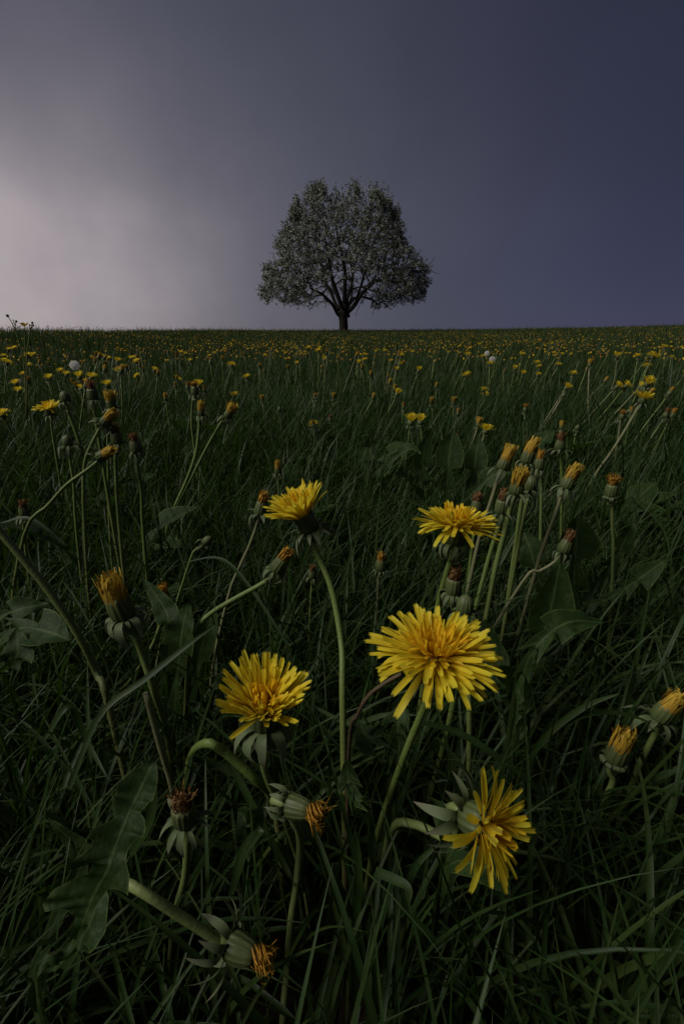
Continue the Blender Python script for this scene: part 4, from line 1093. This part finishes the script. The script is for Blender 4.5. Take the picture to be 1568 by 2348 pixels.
# long single blades that stand out in front
def long_blade(pts, w, r, label='single long arching grass blade lying across the foreground', group='long arching grass blades in front'):
    W_ = [aty(*p) for p in pts]; root = Vector(W_[0]); n = 14
    P = spline([p-root for p in W_], n+1); V, F, T, Rr = [], [], [], []
    for k in range(n+1):
        t = (P[min(k+1, n)]-P[max(k-1, 0)]).normalized(); view = (P[k]+root-CAM).normalized()
        sd_ = t.cross(Vector((.15, -.55, .8))).normalized(); nn = sd_.cross(t); s = k/n
        ww = w*float(np.interp(s, [0, .2, .6, .9, 1], [.6, .95, 1, .5, .04]))*.5
        V += [P[k]-sd_*ww+nn*ww*.3, P[k], P[k]+sd_*ww+nn*ww*.3]; T += [.5+.5*s]*3; Rr += [r]*3
    for k in range(n):
        for q in (0, 1): F.append((k*3+q, k*3+q+1, k*3+q+4, k*3+q+3))
    o = link('grass_blade', mesh('grass_blade', V, F, M_GRASS, {'t': T, 'r': Rr, 'u': [1, 0, 1]*(n+1)})); o.location = root
    tag(o, label, 'grass', group)
for pts, w, r in [
    ([(960, 1655, .20), (1050, 1680, .20), (1130, 1730, .195), (1220, 1800, .19), (1290, 1880, .185), (1330, 1980, .18)], .0040, .5),
    ([(1240, 1900, .21), (1200, 1780, .215), (1250, 1690, .22), (1330, 1640, .225), (1420, 1635, .23), (1500, 1660, .23)], .0040, .4),
    ([(1200, 1760, .22), (1260, 1680, .22), (1340, 1620, .225), (1420, 1590, .225)], .0038, .7),
    ([(430, 1735, .21), (500, 1755, .21), (580, 1790, .205), (650, 1815, .20)], .0050, .35),
    ([(520, 1740, .20), (560, 1810, .19), (600, 1890, .18), (650, 1980, .17), (680, 2040, .16)], .0040, .2),
    ([(160, 1810, .17), (230, 1640, .19), (330, 1560, .20), (430, 1480, .21), (500, 1430, .22)], .0034, .5),
    ([(1150, 1560, .24), (1200, 1530, .24), (1280, 1480, .24), (1330, 1400, .245)], .0014, .3),
    ([(1000, 1690, .2), (1060, 1760, .19), (1110, 1850, .18), (1150, 1890, .17)], .0028, .4),
    ([(1240, 2340, .12), (1245, 2200, .13), (1248, 2060, .14), (1230, 1960, .15)], .0028, .6),
    ([(1500, 2340, .16), (1480, 2240, .16), (1520, 2140, .165), (1570, 2080, .17)], .0052, .2),
    ([(300, 1960, .15), (345, 1880, .15), (350, 1790, .155), (340, 1730, .16)], .0042, .5),
    ([(530, 2050, .14), (560, 1950, .145), (600, 1900, .15), (560, 1960, .14)], .0044, .5),
    ([(810, 2340, .13), (815, 2150, .14), (822, 1990, .15), (815, 1900, .16)], .0040, .35),
    ([(900, 2010, .14), (860, 1998, .14), (930, 2030, .13), (940, 2070, .125)], .0038, .5),
    ([(1000, 2160, .13), (930, 2080, .135), (950, 1990, .14), (1010, 1930, .145)], .0036, .5),
    ([(1330, 2160, .16), (1310, 2020, .17), (1270, 1930, .18), (1210, 1880, .185)], .0034, .4),
    ([(150, 1250, .42), (70, 1190, .43), (0, 1200, .43)], .0040, .6),
    ([(720, 1620, .25), (800, 1660, .22), (880, 1640, .21), (960, 1640, .205)], .0032, .6),
    ([(660, 1480, .28), (560, 1330, .32), (500, 1280, .34), (420, 1290, .34)], .0028, .55),
    ([(100, 1700, .20), (160, 1620, .21), (200, 1700, .205), (250, 1790, .19)], .0034, .4)]:
    long_blade(pts, w, r)

# ------------------------------------------------------------------ dandelions too far to count
n = 19000
d = 4.0+28*RNG.random(n)**1.15; a = np.radians(RNG.uniform(-46, 46, n))
x = np.sin(a)*d; y = np.cos(a)*d
g = .5*clump(np.stack([x, y], -1), .8, 1.)+.5*clump(np.stack([y, x], -1), 2.3, 1.); k = RNG.random(n) < .08+1.5*g**2.6
x, y, d = x[k], y[k], d[k]; n = len(x)
z = gz(x, y)+RNG.uniform(.13, .22, n); ph = RNG.random(n)*6.28
tx, ty = RNG.normal(0, .25, n), RNG.normal(0, .25, n)
Rr_ = RNG.uniform(.006, .0145, n); hh = RNG.uniform(.010, .022, n)
Vs, Fs, Ts = [], [], []
ring = 8
c0 = np.stack([x, y, z], -1); axv = np.stack([tx, ty, np.ones(n)], -1); axv /= np.linalg.norm(axv, axis=1)[:, None]
e1 = np.cross(axv, [1, 0, 0]); e1 /= np.linalg.norm(e1, axis=1)[:, None]; e2 = np.cross(axv, e1)
pts = [c0]
for lvl, (rf, zf) in enumerate(((.45, .25), (1.0, 1.0), (.5, .85))):
    for q in range(ring):
        ang = ph+q*2*math.pi/ring
        jr = RNG.uniform(.8, 1.2, n)[:, None]; jz = RNG.uniform(.8, 1.15, n)[:, None]
        pts.append(c0+(e1*np.cos(ang)[:, None]+e2*np.sin(ang)[:, None])*(Rr_[:, None]*rf*jr)+axv*(hh[:, None]*zf*jz))
VV = np.stack(pts, 1); m = VV.shape[1]; base = np.arange(n)[:, None]*m
tri = []
for q in range(ring):
    q2 = (q+1) % ring
    tri.append([0, 1+q2, 1+q, 1+q])
    for l in (0, 1): tri.append([1+l*ring+q, 1+l*ring+q2, 1+(l+1)*ring+q2, 1+(l+1)*ring+q])
quads = np.array([t for t in tri if len(set(t)) == 4])
FF = (base[:, :, None]+quads[None]).reshape(-1, 4)
def b_far():
    r = attr('r')
    c = ramp([(0, (.56, .38, .02)), (.4, (.66, .46, .02)), (.6, (.44, .20, .02)), (.8, (.24, .11, .03)), (1, (.08, .10, .03))], r)
    c = mixc(attr('t'), (.10, .10, .03), c)
    return surf(c, .6, .2, .2, c)
M_FAR = material('far_dandelion', b_far)
tv = np.array([0]+[.6]*ring+[1.0]*ring+[.9]*ring)
me = npmesh('far_dandelions', VV.reshape(-1, 3), FF, M_FAR, {'r': np.repeat(RNG.random(n), m), 't': np.tile(tv, n)})
tag(link('far_dandelions', me), 'countless tiny yellow dandelions dotting the upper meadow towards the crest', 'dandelions', kind='stuff')
# their stalks
xy = np.stack([x, y], -1)
o = blades(xy, z-gz(x, y)+.006, np.clip(d*.00045, .003, .009), np.abs(RNG.normal(0, .08, n)), RNG.normal(0, .1, n), RNG.uniform(-3.1, 3.1, n), 2, 2, 'far_dandelion_stalks', r=np.full(n, .9))
tag(o, 'thin pale stalks of the countless distant dandelions', 'dandelions', kind='stuff')
